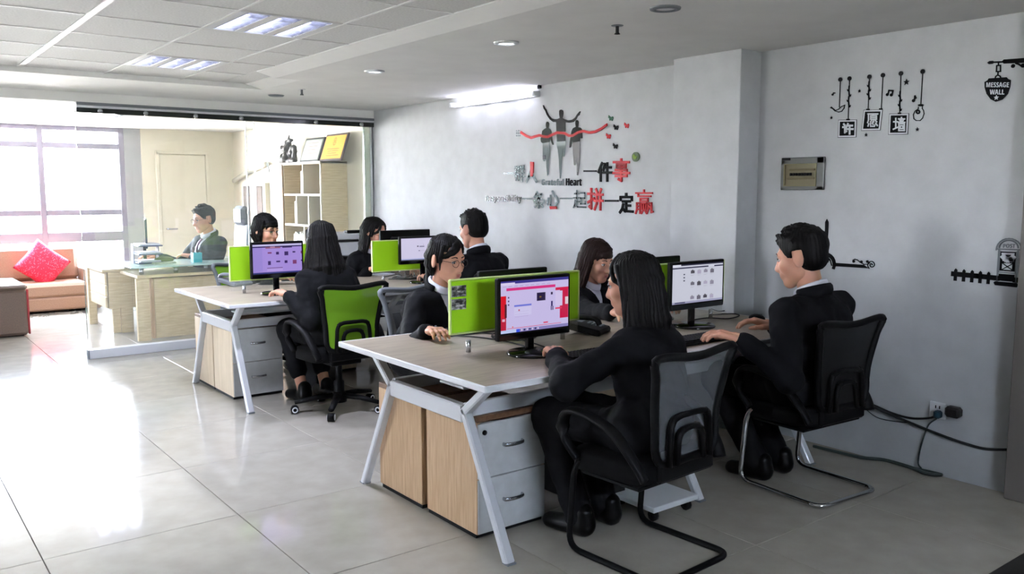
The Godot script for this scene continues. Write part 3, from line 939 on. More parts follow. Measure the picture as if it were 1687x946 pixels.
func swivel_chair(label: String, net: Material, at: Vector3, turn: float, frame: Material) -> Node3D:
	var t := thing("office_chair", label, "chair", at, turn)
	chair_seat(t)
	chair_back(t, net, frame)
	chair_arms(t)
	obj("seat_plate", bx(Vector3(0, 0.345, 0.0), Vector3(0.22, 0.03, 0.24), 0.006), M.black, t)
	obj("gas_column", lathe(mb(true), [Vector2(0.035, 0.08), Vector2(0.035, 0.2), Vector2(0.022, 0.21), Vector2(0.022, 0.34)], Vector3.ZERO, 14), M.black, t)
	obj("hub", lathe(mb(true), [Vector2(0.0, 0.06), Vector2(0.05, 0.06), Vector2(0.055, 0.1), Vector2(0.04, 0.13), Vector2(0.0, 0.135)], Vector3.ZERO, 16), M.black, t)
	for k in 5:
		var a := TAU * k / 5 + 0.35
		var d := Vector3(cos(a), 0, sin(a))
		obj("base_arm", tube(mb(true), [Vector3(0, 0.105, 0), d * 0.16 + Vector3(0, 0.098, 0), d * 0.295 + Vector3(0, 0.075, 0)], 0.03, 8, false, Vector2(1.0, 0.7), 0.02), M.black, t)
		var sd := Vector3(-d.z, 0, d.x)
		var c := obj("caster", tube(mb(true), [d * 0.295 + Vector3(0, 0.028, 0) - sd * 0.022, d * 0.295 + Vector3(0, 0.028, 0) + sd * 0.022], 0.027, 14), M.black, t)
		for s in [-1.0, 1.0]:
			obj("wheel_ring", lathe(mb(true), [Vector2(0.012, 0.0), Vector2(0.012, 0.0035), Vector2(0.02, 0.0035), Vector2(0.02, 0.0)], d * 0.295 + Vector3(0, 0.028, 0) + sd * s * 0.0215, 14, Basis(d, sd * s, d.cross(sd * s))), M.white, c)
	return t

# ---------- small desk things ----------
func keyboard(at: Vector3, turn: float, label: String) -> void:
	var t := thing("keyboard", label, "keyboard", at, turn)
	obj("body", bx(Vector3(0, 0.009, 0), Vector3(0.42, 0.018, 0.14), 0.005), M.black, t)
	var k := mb()
	for r in 5:
		for c in 20:
			box(k, Vector3(-0.19 + 0.02 * c, 0.0215, -0.05 + 0.024 * r), Vector3(0.0165, 0.008, 0.019), 0.002)
	obj("keys", k, M.dark, t)
func mouse(at: Vector3, turn: float, label: String, m: Material) -> void:
	var t := thing("mouse", label, "mouse", at, turn)
	var st := mb(true)
	ball(st, Vector3(0, 0.008, 0), Vector3(0.031, 0.026, 0.055), 8, 14)
	obj("shell", st, m, t)
	obj("wheel", tube(mb(true), [Vector3(-0.004, 0.031, 0.028), Vector3(0.004, 0.031, 0.028)], 0.006, 8), M.grey, t)
func cable(called: String, pts: Array, r: float, m: Material, label: String, grp := "") -> void:
	var o := obj(called, tube(mb(true), smooth_path(pts, 6), r, 6), m)
	tag(o, label, "cable", grp)
func desk_phone(at: Vector3, turn: float, label: String, m: Material) -> void:
	var t := thing("desk_phone", label, "telephone", at, turn)
	var bs := Basis(Vector3.RIGHT, 0.18)
	obj("body", bx(Vector3(0, 0.028, 0), Vector3(0.19, 0.035, 0.20), 0.01, bs), m, t)
	obj("display", bx(Vector3(0.04, 0.052, -0.05), Vector3(0.08, 0.008, 0.03), 0.002, bs), M.grey, t)
	var ks := mb()
	for r in 4:
		for c in 3:
			box(ks, Vector3(0.015 + 0.025 * c, 0.049 - 0.0045 * r, 0.0 + 0.022 * r), Vector3(0.016, 0.008, 0.013), 0.002, bs)
	obj("keypad", ks, M.grey, t)
	obj("handset", tube(mb(true), smooth_path([Vector3(-0.06, 0.06, -0.10), Vector3(-0.06, 0.085, -0.075), Vector3(-0.06, 0.085, 0.055), Vector3(-0.06, 0.055, 0.085)], 5), 0.018, 8, false, Vector2(1.2, 0.8)), m, t)
func pc_tower(at: Vector3, turn: float, label: String) -> void:
	var t := thing("computer_tower", label, "computer", at, turn)
	obj("case", bx(Vector3(0, 0.20, 0), Vector3(0.17, 0.40, 0.40), 0.006), M.black, t)
	obj("front_panel", bx(Vector3(0, 0.20, 0.204), Vector3(0.16, 0.38, 0.012), 0.005), M.gloss, t)
	obj("power_button", tube(mb(true), [Vector3(0, 0.34, 0.208), Vector3(0, 0.34, 0.215)], 0.01, 10), M.steel, t)
	for s in [[-1, -1], [1, -1], [-1, 1], [1, 1]]:
		obj("foot", bx(Vector3(0.06 * s[0], 0.003, 0.16 * s[1]), Vector3(0.03, 0.01, 0.03)), M.rubber, t)

func workplaces() -> void:
	make_screens()
	workstation(1.86, 4.18, ZA, 1.23, 1.98, "nearer long workstation desk with pale wood top and bent white metal legs, oak pedestals beneath")
	workstation(1.90, 4.36, ZB, 1.18, 2.02, "further long workstation desk with pale wood top and bent white legs, beside the glass partition")
	pedestal(Vector3(2.20, 0, -3.07), 0.0, "oak sided drawer pedestal with two white drawers and dark top, under the nearer desk", M.oak_up, M.oak_dark)
	pedestal(Vector3(2.20, 0, -3.515), PI, "oak sided drawer pedestal showing only its plain side, left of the nearer desk's front pedestal", M.oak_up, M.oak_dark)
	pedestal(Vector3(2.24, 0, -6.12), 0.0, "pale drawer pedestal with two white drawers facing us under the further desk", M.case, M.oak_dark)
	pedestal(Vector3(2.24, 0, -6.535), PI, "pale drawer pedestal under the further desk, back to back with the one facing us", M.case, M.oak_dark)
	pedestal(Vector3(3.42, 0, -3.47), PI, "white fronted pedestal deep under the nearer desk between the legs", M.case, M.oak_dark)
	pedestal(Vector3(3.05, 0, -6.535), PI, "white fronted pedestal with black lock seen between the green chair and the grey chair", M.case, M.oak_dark)
	# dividers
	var a0 := at_z(741, 500, ZA).x
	var a1 := at_z(952, 490, ZA).x
	screen_panel(a0, a1, ZA, "lime green desk divider with two black and white prints pinned on it")
	screen_panel(a1 + 0.36, a1 + 0.36 + a1 - a0, ZA, "lime green desk divider behind the monitor nearest the column")
	var b0 := at_z(378, 430, ZB).x
	var b1 := at_z(613, 430, ZB).x
	screen_panel(b0, b0 + 0.78, ZB, "lime green desk divider behind the lilac monitor on the further desk")
	screen_panel(b1, b1 + 0.78, ZB, "lime green desk divider left of the monitor with the blank page")
	# prints on the first divider
	for k in 2:
		var y0: float = [472.0, 494.0][k]
		var y1: float = [490.0, 511.0][k]
		var im := Image.create(48, 36, false, Image.FORMAT_RGB8)
		var nz := FastNoiseLite.new()
		nz.seed = 70 + k
		nz.frequency = 0.045
		for x in 48:
			for y in 36:
				var g := clampf(0.38 + 0.75 * nz.get_noise_2d(x, y * 1.7) + (0.0 if k == 0 else (0.25 if y > 20 else -0.1)), 0.03, 0.85)
				im.set_pixel(x, y, Color(g, g, g))
		var pm := mat(Color.WHITE, 0.5)
		pm.albedo_texture = ImageTexture.create_from_image(im)
		var zz := ZA + 0.0105
		var p0 := at_z(744, y0 - 0.3, zz)
		var p1 := at_z(768, y1 - 2.0, zz)
		var t := thing("pinned_print", ["upper of two black and white prints pinned to the lime divider", "lower of two black and white prints pinned to the lime divider"][k], "print", Vector3((p0.x + p1.x) / 2, (p0.y + p1.y) / 2, zz))
		var w := p1.x - p0.x
		var h := p0.y - p1.y
		obj("sheet", bx(Vector3(0, 0, -0.001), Vector3(w, h, 0.002)), M.shirt, t)
		obj("picture", uv_quad(Vector3(-w / 2, h / 2, 0.0006), Vector3(w / 2, h / 2, 0.0006), Vector3(w / 2, -h / 2, 0.0006), Vector3(-w / 2, -h / 2, 0.0006)), pm, t)
	# monitors that face us
	var spec := [
		[820, 939, 449, 564, -2.97, 0, "black monitor showing a pink and red web page, on the nearer desk's corner"],
		[1104, 1192, 424, 516, -3.05, 1, "black monitor showing a pale grid of products, nearest the column"],
		[413, 500, 392, 466, -5.86, 2, "black monitor with a lilac page of products, on the further desk"],
		[658, 741, 383, 442, -5.86, 3, "black monitor showing a nearly blank page, on the further desk before the white wall"]]
	for s in spec:
		var z: float = s[4]
		var tl := at_z(s[0], (s[2] + s[3]) / 2.0, z)
		var tr := at_z(s[1], (s[2] + s[3]) / 2.0, z)
		var tp := at_z((s[0] + s[1]) / 2.0, s[2] + 6.0, z).y
		var bt := at_z((s[0] + s[1]) / 2.0, s[3] - 8.0, z).y
		var xc := (tl.x + tr.x) / 2
		monitor(Vector3(xc, DESK, z), 0.0, tr.x - tl.x, tp - bt, s[5], s[6], bt)
	# monitors seen from behind, top edges above the dividers
	var back := [
		[785, 897, 447, -3.42, "monitor seen from behind, its top edge showing above the pinned lime divider"],
		[1068, 1116, 424, -3.42, "monitor seen from behind beside the divider nearest the column"],
		[624, 706, 380, -6.28, "monitor seen from behind, in front of the glasses wearer with long straight hair"]]
	for s in back:
		var z: float = s[3]
		var l := at_z(s[0], s[2], z)
		var r := at_z(s[1], s[2], z)
		var w := maxf(r.x - l.x, 0.43)
		monitor(Vector3(r.x - w / 2, DESK, z), PI, w, 0.27, 3, s[4], l.y - 0.27)
	# keyboards, mice, phones, cables
	keyboard(at_h(1150, 562, DESK), 0.02, "black keyboard under the hands of the man by the wall")
	keyboard(Vector3(2.62, DESK, -2.78), 0.0, "black keyboard in front of the monitor with the pink and red page")
	keyboard(at_h(745, 462, DESK), 0.0, "black keyboard below the blank-page monitor")
	keyboard(Vector3(2.58, DESK, -5.66), 0.0, "black keyboard below the lilac monitor")
	keyboard(Vector3(2.55, DESK, -3.66), 0.0, "black keyboard behind the pinned lime divider")
	mouse(at_h(722, 549, DESK), PI * 0.97, "black mouse under the hand of the woman at the pinned divider", M.black)
	mouse(at_h(458, 484, DESK), 0.3, "pale grey mouse at the left hand of the woman on the green chair", M.white)
	mouse(at_h(978, 517, DESK), 2.6, "black mouse with a bright highlight, in front of the woman with reddish hair", M.black)
	mouse(at_h(880, 588, DESK), 0.2, "black mouse beside the foot of the pink and red monitor", M.black)
	mouse(at_h(1247, 527, DESK), 0.0, "black mouse under the right hand of the man by the wall", M.black)
	desk_phone(at_h(968, 548, DESK), 0.5, "black desk telephone left of the woman with wavy hair", M.black)
	desk_phone(at_h(388, 470, DESK), 0.4, "grey desk telephone behind the foot of the leftmost lime divider", M.grey)
	cable("screen_cable", [at_h(745, 553, DESK + 0.004), at_h(790, 556, DESK + 0.004), at_h(830, 562, DESK + 0.004), at_h(862, 570, DESK + 0.006), at_h(872, 578, DESK + 0.01)], 0.0035, M.black, "black cable running under the pinned lime divider to the pink and red monitor")
	cable("screen_cable", [at_h(770, 549, DESK + 0.004), at_h(800, 549, DESK + 0.004), at_h(840, 556, DESK + 0.004), at_h(880, 566, DESK + 0.004), at_h(905, 575, DESK + 0.004)], 0.003, M.dark, "thin dark cable lying just behind the foot of the pink and red monitor")
	cable("desk_cable", [at_h(1138, 528, DESK + 0.004), at_h(1165, 524, DESK + 0.004), at_h(1200, 525, DESK + 0.004), at_h(1218, 520, DESK + 0.004), at_h(1205, 517, DESK + 0.004), at_h(1170, 519, DESK + 0.004)], 0.0035, M.black, "looped black cable on the desk right of the product-grid monitor")
	cable("desk_cable", [at_h(1172, 509, DESK + 0.004), at_h(1186, 513, DESK + 0.004), at_h(1206, 509, DESK + 0.004)], 0.003, M.black, "short black cable on the desk end against the column")
	cable("desk_cable", [at_h(635, 456, DESK + 0.004), at_h(660, 452, DESK + 0.004), at_h(690, 455, DESK + 0.004), at_h(668, 459, DESK + 0.004), at_h(640, 460, DESK + 0.004)], 0.004, M.dark, "tangle of dark cable under the blank-page monitor")
	var nt := thing("paper_pad", "white paper pad under the hand of the long haired glasses wearer at the further desk", "paper", at_h(618, 452, DESK), 0.3)
	obj("sheets", bx(Vector3(0, 0.004, 0), Vector3(0.21, 0.008, 0.28), 0.002), M.shirt, nt)
	pc_tower(Vector3(2.72, 0, -2.98), 0.0, "black computer tower beside the nearer desk's front pedestal")
	pc_tower(Vector3(2.72, 0, -6.02), 0.0, "black computer tower beside the further desk's front pedestal")
	var tp := at_h(1062, 812, 0.06)
	var tw := thing("computer_trolley", "low white computer trolley on the floor behind the foreground chair", "trolley", Vector3(tp.x, 0, tp.z))
	obj("board", bx(Vector3(0, 0.065, 0), Vector3(0.30, 0.025, 0.40), 0.004), M.white, tw)
	for s in [[-1, -1], [1, -1], [-1, 1], [1, 1]]:
		obj("caster", tube(mb(true), [Vector3(0.11 * s[0] - 0.01, 0.026, 0.16 * s[1]), Vector3(0.11 * s[0] + 0.01, 0.026, 0.16 * s[1])], 0.026, 10), M.black, tw)
	# chairs
	sled_chair("grey mesh-backed chair on a black sled base, seen from behind in the foreground", M.black, M.net_grey, Vector3(2.495, 0, -2.355), PI + 0.06)
	sled_chair("black mesh chair on a chrome sled base under the man by the wall", M.chrome, M.net_black, Vector3(3.71, 0, -2.42), PI - 0.06)
	swivel_chair("black swivel chair with a lime green mesh back and white-ringed casters", M.net_green, Vector3(2.53, 0, -5.22), PI + 0.03, M.black)
	swivel_chair("green mesh swivel chair under the short-haired woman behind the lilac monitor", M.net_green, Vector3(2.64, 0, -6.98), 0.62, M.grey)
	swivel_chair("swivel chair with grey mesh and pale frame behind the woman at the pinned divider", M.net_grey, Vector3(2.80, 0, -4.42), 0.2, M.grey)
	swivel_chair("black mesh swivel chair behind the long haired glasses wearer at the further desk", M.net_black, Vector3(3.72, 0, -6.98), 0.25, M.black)
	swivel_chair("black swivel chair under the woman with reddish hair", M.net_black, Vector3(3.68, 0, -4.25), 0.1, M.black)
	swivel_chair("black swivel chair under the man seated with his back to us at the further desk", M.net_black, Vector3(3.78, 0, -5.28), PI, M.black)

# ---------- a skin over bones: tapered capsules and ellipsoids joined by a smooth minimum, meshed with surface nets ----------
# bone: [a, b, ra, rb]; ball: [centre, radii, basis] ; cut: list of planes [n, d], the inside of all of them is taken away
func bone_d(e: Array, p: Vector3) -> float:
	if e.size() == 4:
		var a: Vector3 = e[0]
		var ab: Vector3 = e[1] - a
		var t := clampf((p - a).dot(ab) / maxf(ab.length_squared(), 1e-9), 0.0, 1.0)
		return (p - a - ab * t).length() - lerpf(e[2], e[3], t)
	var q: Vector3 = e[2] * (p - e[0])
	var r: Vector3 = e[1]
	var k0 := (q / r).length()
	var k1 := (q / (r * r)).length()
	return k0 * (k0 - 1.0) / maxf(k1, 1e-6)
func sdf_mesh(bones: Array, k: float, cell: float, cuts := [], carve := [], rough := 0.0, seed_ := 1, groove := 0.0) -> ArrayMesh:
	var lo := Vector3.ONE * 1e9
	var hi := -lo
	for e in bones:
		if e.size() == 4:
			var m: float = maxf(e[2], e[3])
			for v in [e[0], e[1]]:
				lo = lo.min(v - Vector3.ONE * m)
				hi = hi.max(v + Vector3.ONE * m)
		else:
			var m: float = maxf(e[1].x, maxf(e[1].y, e[1].z))
			lo = lo.min(e[0] - Vector3.ONE * m)
			hi = hi.max(e[0] + Vector3.ONE * m)
	lo -= Vector3.ONE * (k * 0.5 + cell * 2.0)
	hi += Vector3.ONE * (k * 0.5 + cell * 2.0)
	var B := 6
	var nx := (int((hi.x - lo.x) / cell / B) + 1) * B
	var ny := (int((hi.y - lo.y) / cell / B) + 1) * B
	var nz := (int((hi.z - lo.z) / cell / B) + 1) * B
	var vals := PackedFloat32Array()
	vals.resize(nx * ny * nz)
	vals.fill(1.0)
	var noise := FastNoiseLite.new()
	noise.seed = seed_
	noise.frequency = 9.0
	noise.fractal_octaves = 2
	var R := cell * B * 0.87
	var active := []
	for bz in nz / B:
		for by in ny / B:
			for bxx in nx / B:
				var c := lo + Vector3(bxx * B + (B - 1) * 0.5, by * B + (B - 1) * 0.5, bz * B + (B - 1) * 0.5) * cell
				var ds := PackedFloat32Array()
				var mn := 1e9
				for e in bones:
					var d := bone_d(e, c)
					ds.append(d)
					mn = minf(mn, d)
				if mn > R * 1.6 + k:
					continue
				var near := []
				for i in bones.size():
					if ds[i] < mn + 2.0 * R * 1.3 + k:
						near.append(bones[i])
				active.append(Vector3i(bxx * B, by * B, bz * B))
				for z in B:
					for y in B:
						var row := ((bz * B + z) * ny + by * B + y) * nx + bxx * B
						for x in B:
							var p := lo + Vector3(bxx * B + x, by * B + y, bz * B + z) * cell
							var d := 1e9
							for e in near:
								var f := bone_d(e, p)
								if d > 1e8:
									d = f
								else:
									var h := maxf(k - absf(d - f), 0.0) / k
									d = minf(d, f) - h * h * k * 0.25
							for e in carve:
								var f: float = 0.012 * 0.5 - bone_d(e, p)
								var h := maxf(0.012 - absf(d - (f - 0.006)), 0.0) / 0.012
								d = maxf(d, f - 0.006) + h * h * 0.003
							if rough > 0.0:
								d += rough * noise.get_noise_3dv(p)
							if groove > 0.0:
								d += groove * sin(38.0 * atan2(p.x, p.z + 0.02) + 7.0 * noise.get_noise_3dv(p * Vector3(1.0, 0.35, 1.0)))
							for cut in cuts:
								var w := -1e9
								for pl in cut:
									w = maxf(w, p.dot(pl[0]) - pl[1])
								d = maxf(d, -w)
							vals[row + x] = d
	var verts := PackedVector3Array()
	var norms := PackedVector3Array()
	var idx := PackedInt32Array()
	var where := {}
	var sxy := nx * ny
	for blk in active:
		for z in range(blk.z, mini(blk.z + B, nz - 1)):
			for y in range(blk.y, mini(blk.y + B, ny - 1)):
				for x in range(blk.x, mini(blk.x + B, nx - 1)):
					var i := (z * ny + y) * nx + x
					var v0 := vals[i]
					var v1 := vals[i + 1]
					var v2 := vals[i + nx]
					var v3 := vals[i + nx + 1]
					var v4 := vals[i + sxy]
					var v5 := vals[i + sxy + 1]
					var v6 := vals[i + sxy + nx]
					var v7 := vals[i + sxy + nx + 1]
					var s := int(v0 < 0.0) + int(v1 < 0.0) + int(v2 < 0.0) + int(v3 < 0.0) + int(v4 < 0.0) + int(v5 < 0.0) + int(v6 < 0.0) + int(v7 < 0.0)
					if s == 0 or s == 8:
						continue
					var sum := Vector3.ZERO
					var cnt := 0
					var vv := [v0, v1, v2, v3, v4, v5, v6, v7]
					for ed in EDGES:
						var a: float = vv[ed[0]]
						var b: float = vv[ed[1]]
						if (a < 0.0) != (b < 0.0):
							sum += (CORNERS[ed[0]] as Vector3).lerp(CORNERS[ed[1]], a / (a - b))
							cnt += 1
					where[i] = verts.size()
					verts.append(lo + (Vector3(x, y, z) + sum / cnt) * cell)
					norms.append(Vector3(v1 - v0 + v3 - v2 + v5 - v4 + v7 - v6, v2 - v0 + v3 - v1 + v6 - v4 + v7 - v5, v4 - v0 + v5 - v1 + v6 - v2 + v7 - v3).normalized())
	var offs := [[1, nx, sxy], [nx, sxy, 1], [sxy, 1, nx]]
	for i in where:
		var a: float = vals[i]
		for o in offs:
			var b: float = vals[i + o[0]]
			if (a < 0.0) == (b < 0.0):
				continue
			var i1: int = i - o[1]
			var i2: int = i - o[2]
			var i3: int = i - o[1] - o[2]
			if not (where.has(i1) and where.has(i2) and where.has(i3)):
				continue
			var q := [where[i], where[i1], where[i3], where[i2]]
			if a < 0.0:
				idx.append_array(PackedInt32Array([q[0], q[2], q[1], q[0], q[3], q[2]]))
			else:
				idx.append_array(PackedInt32Array([q[0], q[1], q[2], q[0], q[2], q[3]]))
	var arr := []
	arr.resize(Mesh.ARRAY_MAX)
	arr[Mesh.ARRAY_VERTEX] = verts
	arr[Mesh.ARRAY_NORMAL] = norms
	arr[Mesh.ARRAY_INDEX] = idx
	var mesh := ArrayMesh.new()
	if verts.size() > 0:
		mesh.add_surface_from_arrays(Mesh.PRIMITIVE_TRIANGLES, arr)
	return mesh
const EDGES := [[0, 1], [2, 3], [4, 5], [6, 7], [0, 2], [1, 3], [4, 6], [5, 7], [0, 4], [1, 5], [2, 6], [3, 7]]
const CORNERS := [Vector3(0, 0, 0), Vector3(1, 0, 0), Vector3(0, 1, 0), Vector3(1, 1, 0), Vector3(0, 0, 1), Vector3(1, 0, 1), Vector3(0, 1, 1), Vector3(1, 1, 1)]
func join(parts: Array) -> ArrayMesh:
	# [mesh, transform] into one surface
	var st := SurfaceTool.new()
	st.begin(Mesh.PRIMITIVE_TRIANGLES)
	for p in parts:
		if (p[0] as ArrayMesh).get_surface_count():
			st.append_from(p[0], 0, p[1])
	return st.commit()

# ---------- heads and hands, in their own frames ----------
var heads := {}
var hands := {}
func head_bones(male: bool) -> Array:
	var j := 1.06 if male else 0.97
	var bs := Basis.IDENTITY
	var b := [
		[Vector3(0, 0.035, -0.018), Vector3(0.074, 0.083, 0.093), bs],
		[Vector3(0, -0.025, 0.018), Vector3(0.060 * j, 0.080, 0.068), bs],
		[Vector3(-0.036 * j, -0.062, 0.0), Vector3(-0.012, -0.096, 0.052), 0.024, 0.020],
		[Vector3(0.036 * j, -0.062, 0.0), Vector3(0.012, -0.096, 0.052), 0.024, 0.020],
		[Vector3(-0.012, -0.094, 0.056), Vector3(0.012, -0.094, 0.056), 0.020, 0.020],
		[Vector3(-0.036, 0.022, 0.066), Vector3(0.036, 0.022, 0.066), 0.014, 0.014],
		[Vector3(0, 0.008, 0.080), Vector3(0, -0.034, 0.099), 0.007, 0.011],
		[Vector3(-0.011, -0.038, 0.088), Vector3(0.011, -0.038, 0.088), 0.009, 0.009],
		[Vector3(-0.038, -0.028, 0.055), Vector3(0.038, -0.028, 0.055), 0.022, 0.022],
		[Vector3(-0.016, -0.066, 0.076), Vector3(0.016, -0.066, 0.076), 0.011, 0.011],
	]
	for s in [-1.0, 1.0]:
		b.append([Vector3(s * 0.082, -0.006, -0.016), Vector3(0.010, 0.034, 0.021), Basis(Vector3.UP, s * -0.45)])
	return b
func head_mesh(male: bool) -> ArrayMesh:
	if not heads.has(male):
		var carve := []
		for s in [-1.0, 1.0]:
			carve.append([Vector3(s * 0.031, 0.002, 0.094), Vector3(0.019, 0.011, 0.016), Basis.IDENTITY])
		heads[male] = sdf_mesh(head_bones(male), 0.018, 0.0042, [], carve)
	return heads[male]
func hand_mesh(grip: float, side: float) -> ArrayMesh:
	# wrist at the origin, fingers along +z, palm down; thumb towards side * +x
	var key := [grip, side]
	if hands.has(key):
		return hands[key]
	var b := [
		[Vector3(0, 0, -0.03), Vector3(0, 0.002, 0.02), 0.024, 0.024],
		[Vector3(-0.018, 0.002, 0.02), Vector3(-0.026, 0.006, 0.078), 0.016, 0.014],
		[Vector3(0.0, 0.004, 0.02), Vector3(0.0, 0.008, 0.082), 0.016, 0.014],
		[Vector3(0.018, 0.002, 0.02), Vector3(0.026, 0.006, 0.078), 0.016, 0.014]]
	var len := [0.92, 1.0, 0.94, 0.74]
	for f in 4:
		var x := (0.030 - 0.0205 * f) * side
		var fan := (0.10 - 0.065 * f) * side
		var p := Vector3(x, 0.007, 0.084 - 0.003 * absf(f - 1))
		var bend := 0.05 + grip * (0.28 + 0.06 * f)
		var seg := [0.042, 0.027, 0.021]
		var r := 0.0098
		for s in 3:
			var d := Vector3(sin(fan), -sin(bend), cos(bend) * cos(fan))
			var q: Vector3 = p + d * seg[s] * len[f]
			b.append([p, q, r, r - 0.001])
			r -= 0.001
			p = q
			bend += grip * 0.62
	var t0 := Vector3(side * 0.026, -0.004, 0.016)
	var t1 := Vector3(side * 0.048, -0.010, 0.048)
	var t2 := Vector3(side * 0.052, -0.014 - 0.006 * grip, 0.078)
	var t3 := Vector3(side * 0.046, -0.018 - 0.012 * grip, 0.100)
	b.append([t0, t1, 0.015, 0.012])
	b.append([t1, t2, 0.0115, 0.010])
	b.append([t2, t3, 0.010, 0.008])
	hands[key] = sdf_mesh(b, 0.006, 0.003)
	return hands[key]

func elbow_of(s: Vector3, h: Vector3, l1: float, l2: float, pole: Vector3) -> Vector3:
	var d := h - s
	var n := clampf(d.length(), 0.05, (l1 + l2) * 0.995)
	var dir := d.normalized()
	var a := (l1 * l1 - l2 * l2 + n * n) / (2.0 * n)
	var r := sqrt(maxf(l1 * l1 - a * a, 0.0))
	var out := (pole - dir * pole.dot(dir)).normalized()
	return s + dir * a + out * r

# a seated person. o: seat (world x, z), turn, head (world), look (world direction), left/right wrists (world), and looks
func person(o: Dictionary) -> Node3D:
	var at := Vector3(o.seat.x, 0.0, o.seat.y)
	var t := thing("person", o.label, "person", at, o.turn)
	var inv := Transform3D(Basis(Vector3.UP, o.turn), at).affine_inverse()
	var male: bool = o.male
	var g: float = o.get("size", 1.08)
	var w: float = g * (1.0 if male else 0.86) * o.get("broad", 1.0)
	var hc: Vector3 = inv * o.head
	var look: Vector3 = (inv.basis * o.look).normalized()
	var up := Vector3(look.x * o.get("tilt", 0.0), 1.0, 0).normalized()
	var hx := up.cross(look).normalized()
	var hb := Basis(hx, look.cross(hx).normalized(), look)
	var hs: float = g * (1.05 if male else 1.0) * o.get("head_size", 1.0)
	var HT := Transform3D(hb.scaled_local(Vector3.ONE * hs), hc)
	var pel := Vector3(0, 0.53, 0)
	var nape := HT * Vector3(0, -0.085, -0.035)
	var sh: Vector3 = nape + Vector3(0, -0.085, -0.01) * g + (pel - nape) * 0.06
	var tw: float = o.get("twist", 0.0)
	var right := Vector3(-cos(tw), 0, sin(tw))      # the person's own right
	var fwd := Vector3(sin(tw), 0, cos(tw))
	var spine := (sh - pel)
	var sdir := spine.normalized()
	var waist := pel + spine * 0.42 + fwd * -0.01
	var chest := pel + spine * 0.76
	var fp := (fwd - sdir * fwd.dot(sdir)).normalized()     # square to the leaning back
	var X := Vector3(1, 0, 0)
	var sw: float = 0.185 * w
	var sr: Vector3 = sh + right * sw + Vector3(0, -0.035, 0)
	var sl: Vector3 = sh - right * sw + Vector3(0, -0.035, 0)
	var wr: Vector3 = inv * o.right
	var wl: Vector3 = inv * o.left
	var l1 := 0.285 * g
	var l2 := 0.255 * g
	var limit := func(s: Vector3, h: Vector3) -> Vector3:
		return s + (h - s).limit_length((l1 + l2) * 0.985)
	wr = limit.call(sr, wr)
	wl = limit.call(sl, wl)
	var er := elbow_of(sr, wr, l1, l2, Vector3(0, o.get("drop_r", -1.0), 0) + right * o.get("elbow_r", 0.30) - fwd * 0.25)
	var el := elbow_of(sl, wl, l1, l2, Vector3(0, o.get("drop_l", -1.0), 0) - right * o.get("elbow_l", 0.30) - fwd * 0.25)
	var legs := []
	var feet := []
	for s in [-1.0, 1.0]:
		var hip: Vector3 = pel + X * s * 0.09 * w + Vector3(0, -0.02, 0.03)
		var knee := Vector3(s * o.get("knees", 0.10), 0.50, 0.44 * g)
		var ank := Vector3(s * o.get("feet", 0.09), 0.085, o.get("foot_z", 0.40))
		legs.append([hip, knee, ank])
		feet.append([ank + Vector3(0, -0.035, -0.03), ank + Vector3(s * 0.02, -0.05, 0.15)])
	var torso := func(e: float) -> Array:
		var b := [
			[pel - X * 0.075 * w, pel + X * 0.075 * w, 0.115 * g + e, 0.115 * g + e],
			[waist - X * 0.07 * w, waist + X * 0.07 * w, (0.105 if male else 0.088) * g + e, (0.105 if male else 0.088) * g + e],
			[chest - right * 0.085 * w, chest + right * 0.085 * w, 0.108 * g + e, 0.108 * g + e],
			[sh - right * 0.12 * w + Vector3(0, -0.045, 0), sh + right * 0.12 * w + Vector3(0, -0.045, 0), 0.062 * g + e, 0.062 * g + e],
			[sh + Vector3(0, -0.03, 0), nape + Vector3(0, -0.035, -0.01), 0.075 * g + e, 0.045 * g + e],
			[pel, chest, 0.10 * g + e, 0.10 * g + e]]
		if not male:
			b.append([chest + fwd * 0.055 - right * 0.055 + Vector3(0, -0.02, 0), chest + fwd * 0.055 + right * 0.055 + Vector3(0, -0.02, 0), 0.068 * g + e, 0.068 * g + e])
		return b
	var arms := func(e: float, stop: float) -> Array:
		var b := []
		for a in [[sr, er, wr], [sl, el, wl]]:
			b.append([a[0], a[1], 0.052 * w + e, 0.043 * g + e])
			b.append([a[1], (a[1] as Vector3).lerp(a[2], stop), 0.043 * g + e, 0.031 * g + e])
		return b
	# body: one skin from head to ankles
	var bones: Array = torso.call(-0.022) + arms.call(-0.004, 1.0)
	bones.append([sh + Vector3(0, 0.0, 0), HT * Vector3(0, -0.04, -0.018), 0.055 * g * (1.0 if male else 0.9), 0.054 * g * (1.0 if male else 0.86)])
	for l in legs:
		bones.append([l[0], l[1], 0.075 * g, 0.052 * g])
		bones.append([l[1], l[2], 0.048 * g, 0.034 * g])
	for f in feet:
		bones.append([f[0], f[1], 0.032, 0.026])
	var parts := [[sdf_mesh(bones, 0.03, 0.013), Transform3D.IDENTITY], [head_mesh(male), HT]]
	for a in [[er, wr, 1.0, o.get("grip_r", 0.7)], [el, wl, -1.0, o.get("grip_l", 0.7)]]:
		var d: Vector3 = (a[1] - a[0])
		d.y *= 0.25
		d = d.normalized()
		var hxx := Vector3.UP.cross(d).normalized()
		var bs := Basis(hxx, d.cross(hxx), d)
		# seen along the fingers with the palm down, a right hand's thumb is on its left: +x here
		parts.append([hand_mesh(a[3], a[2]), Transform3D(bs.scaled_local(Vector3.ONE * g * (1.0 if male else 0.92)), a[1] + d * 0.012)])
	obj("body", join(parts), M.skin, t)
	# shirt, jacket, trousers, shoes
	var nb := HT * Vector3(0, -0.10, -0.02)
	obj("shirt", sdf_mesh(torso.call(-0.004), 0.03, 0.013), M.shirt, t)
	var col := mb(true)
	var ring := []
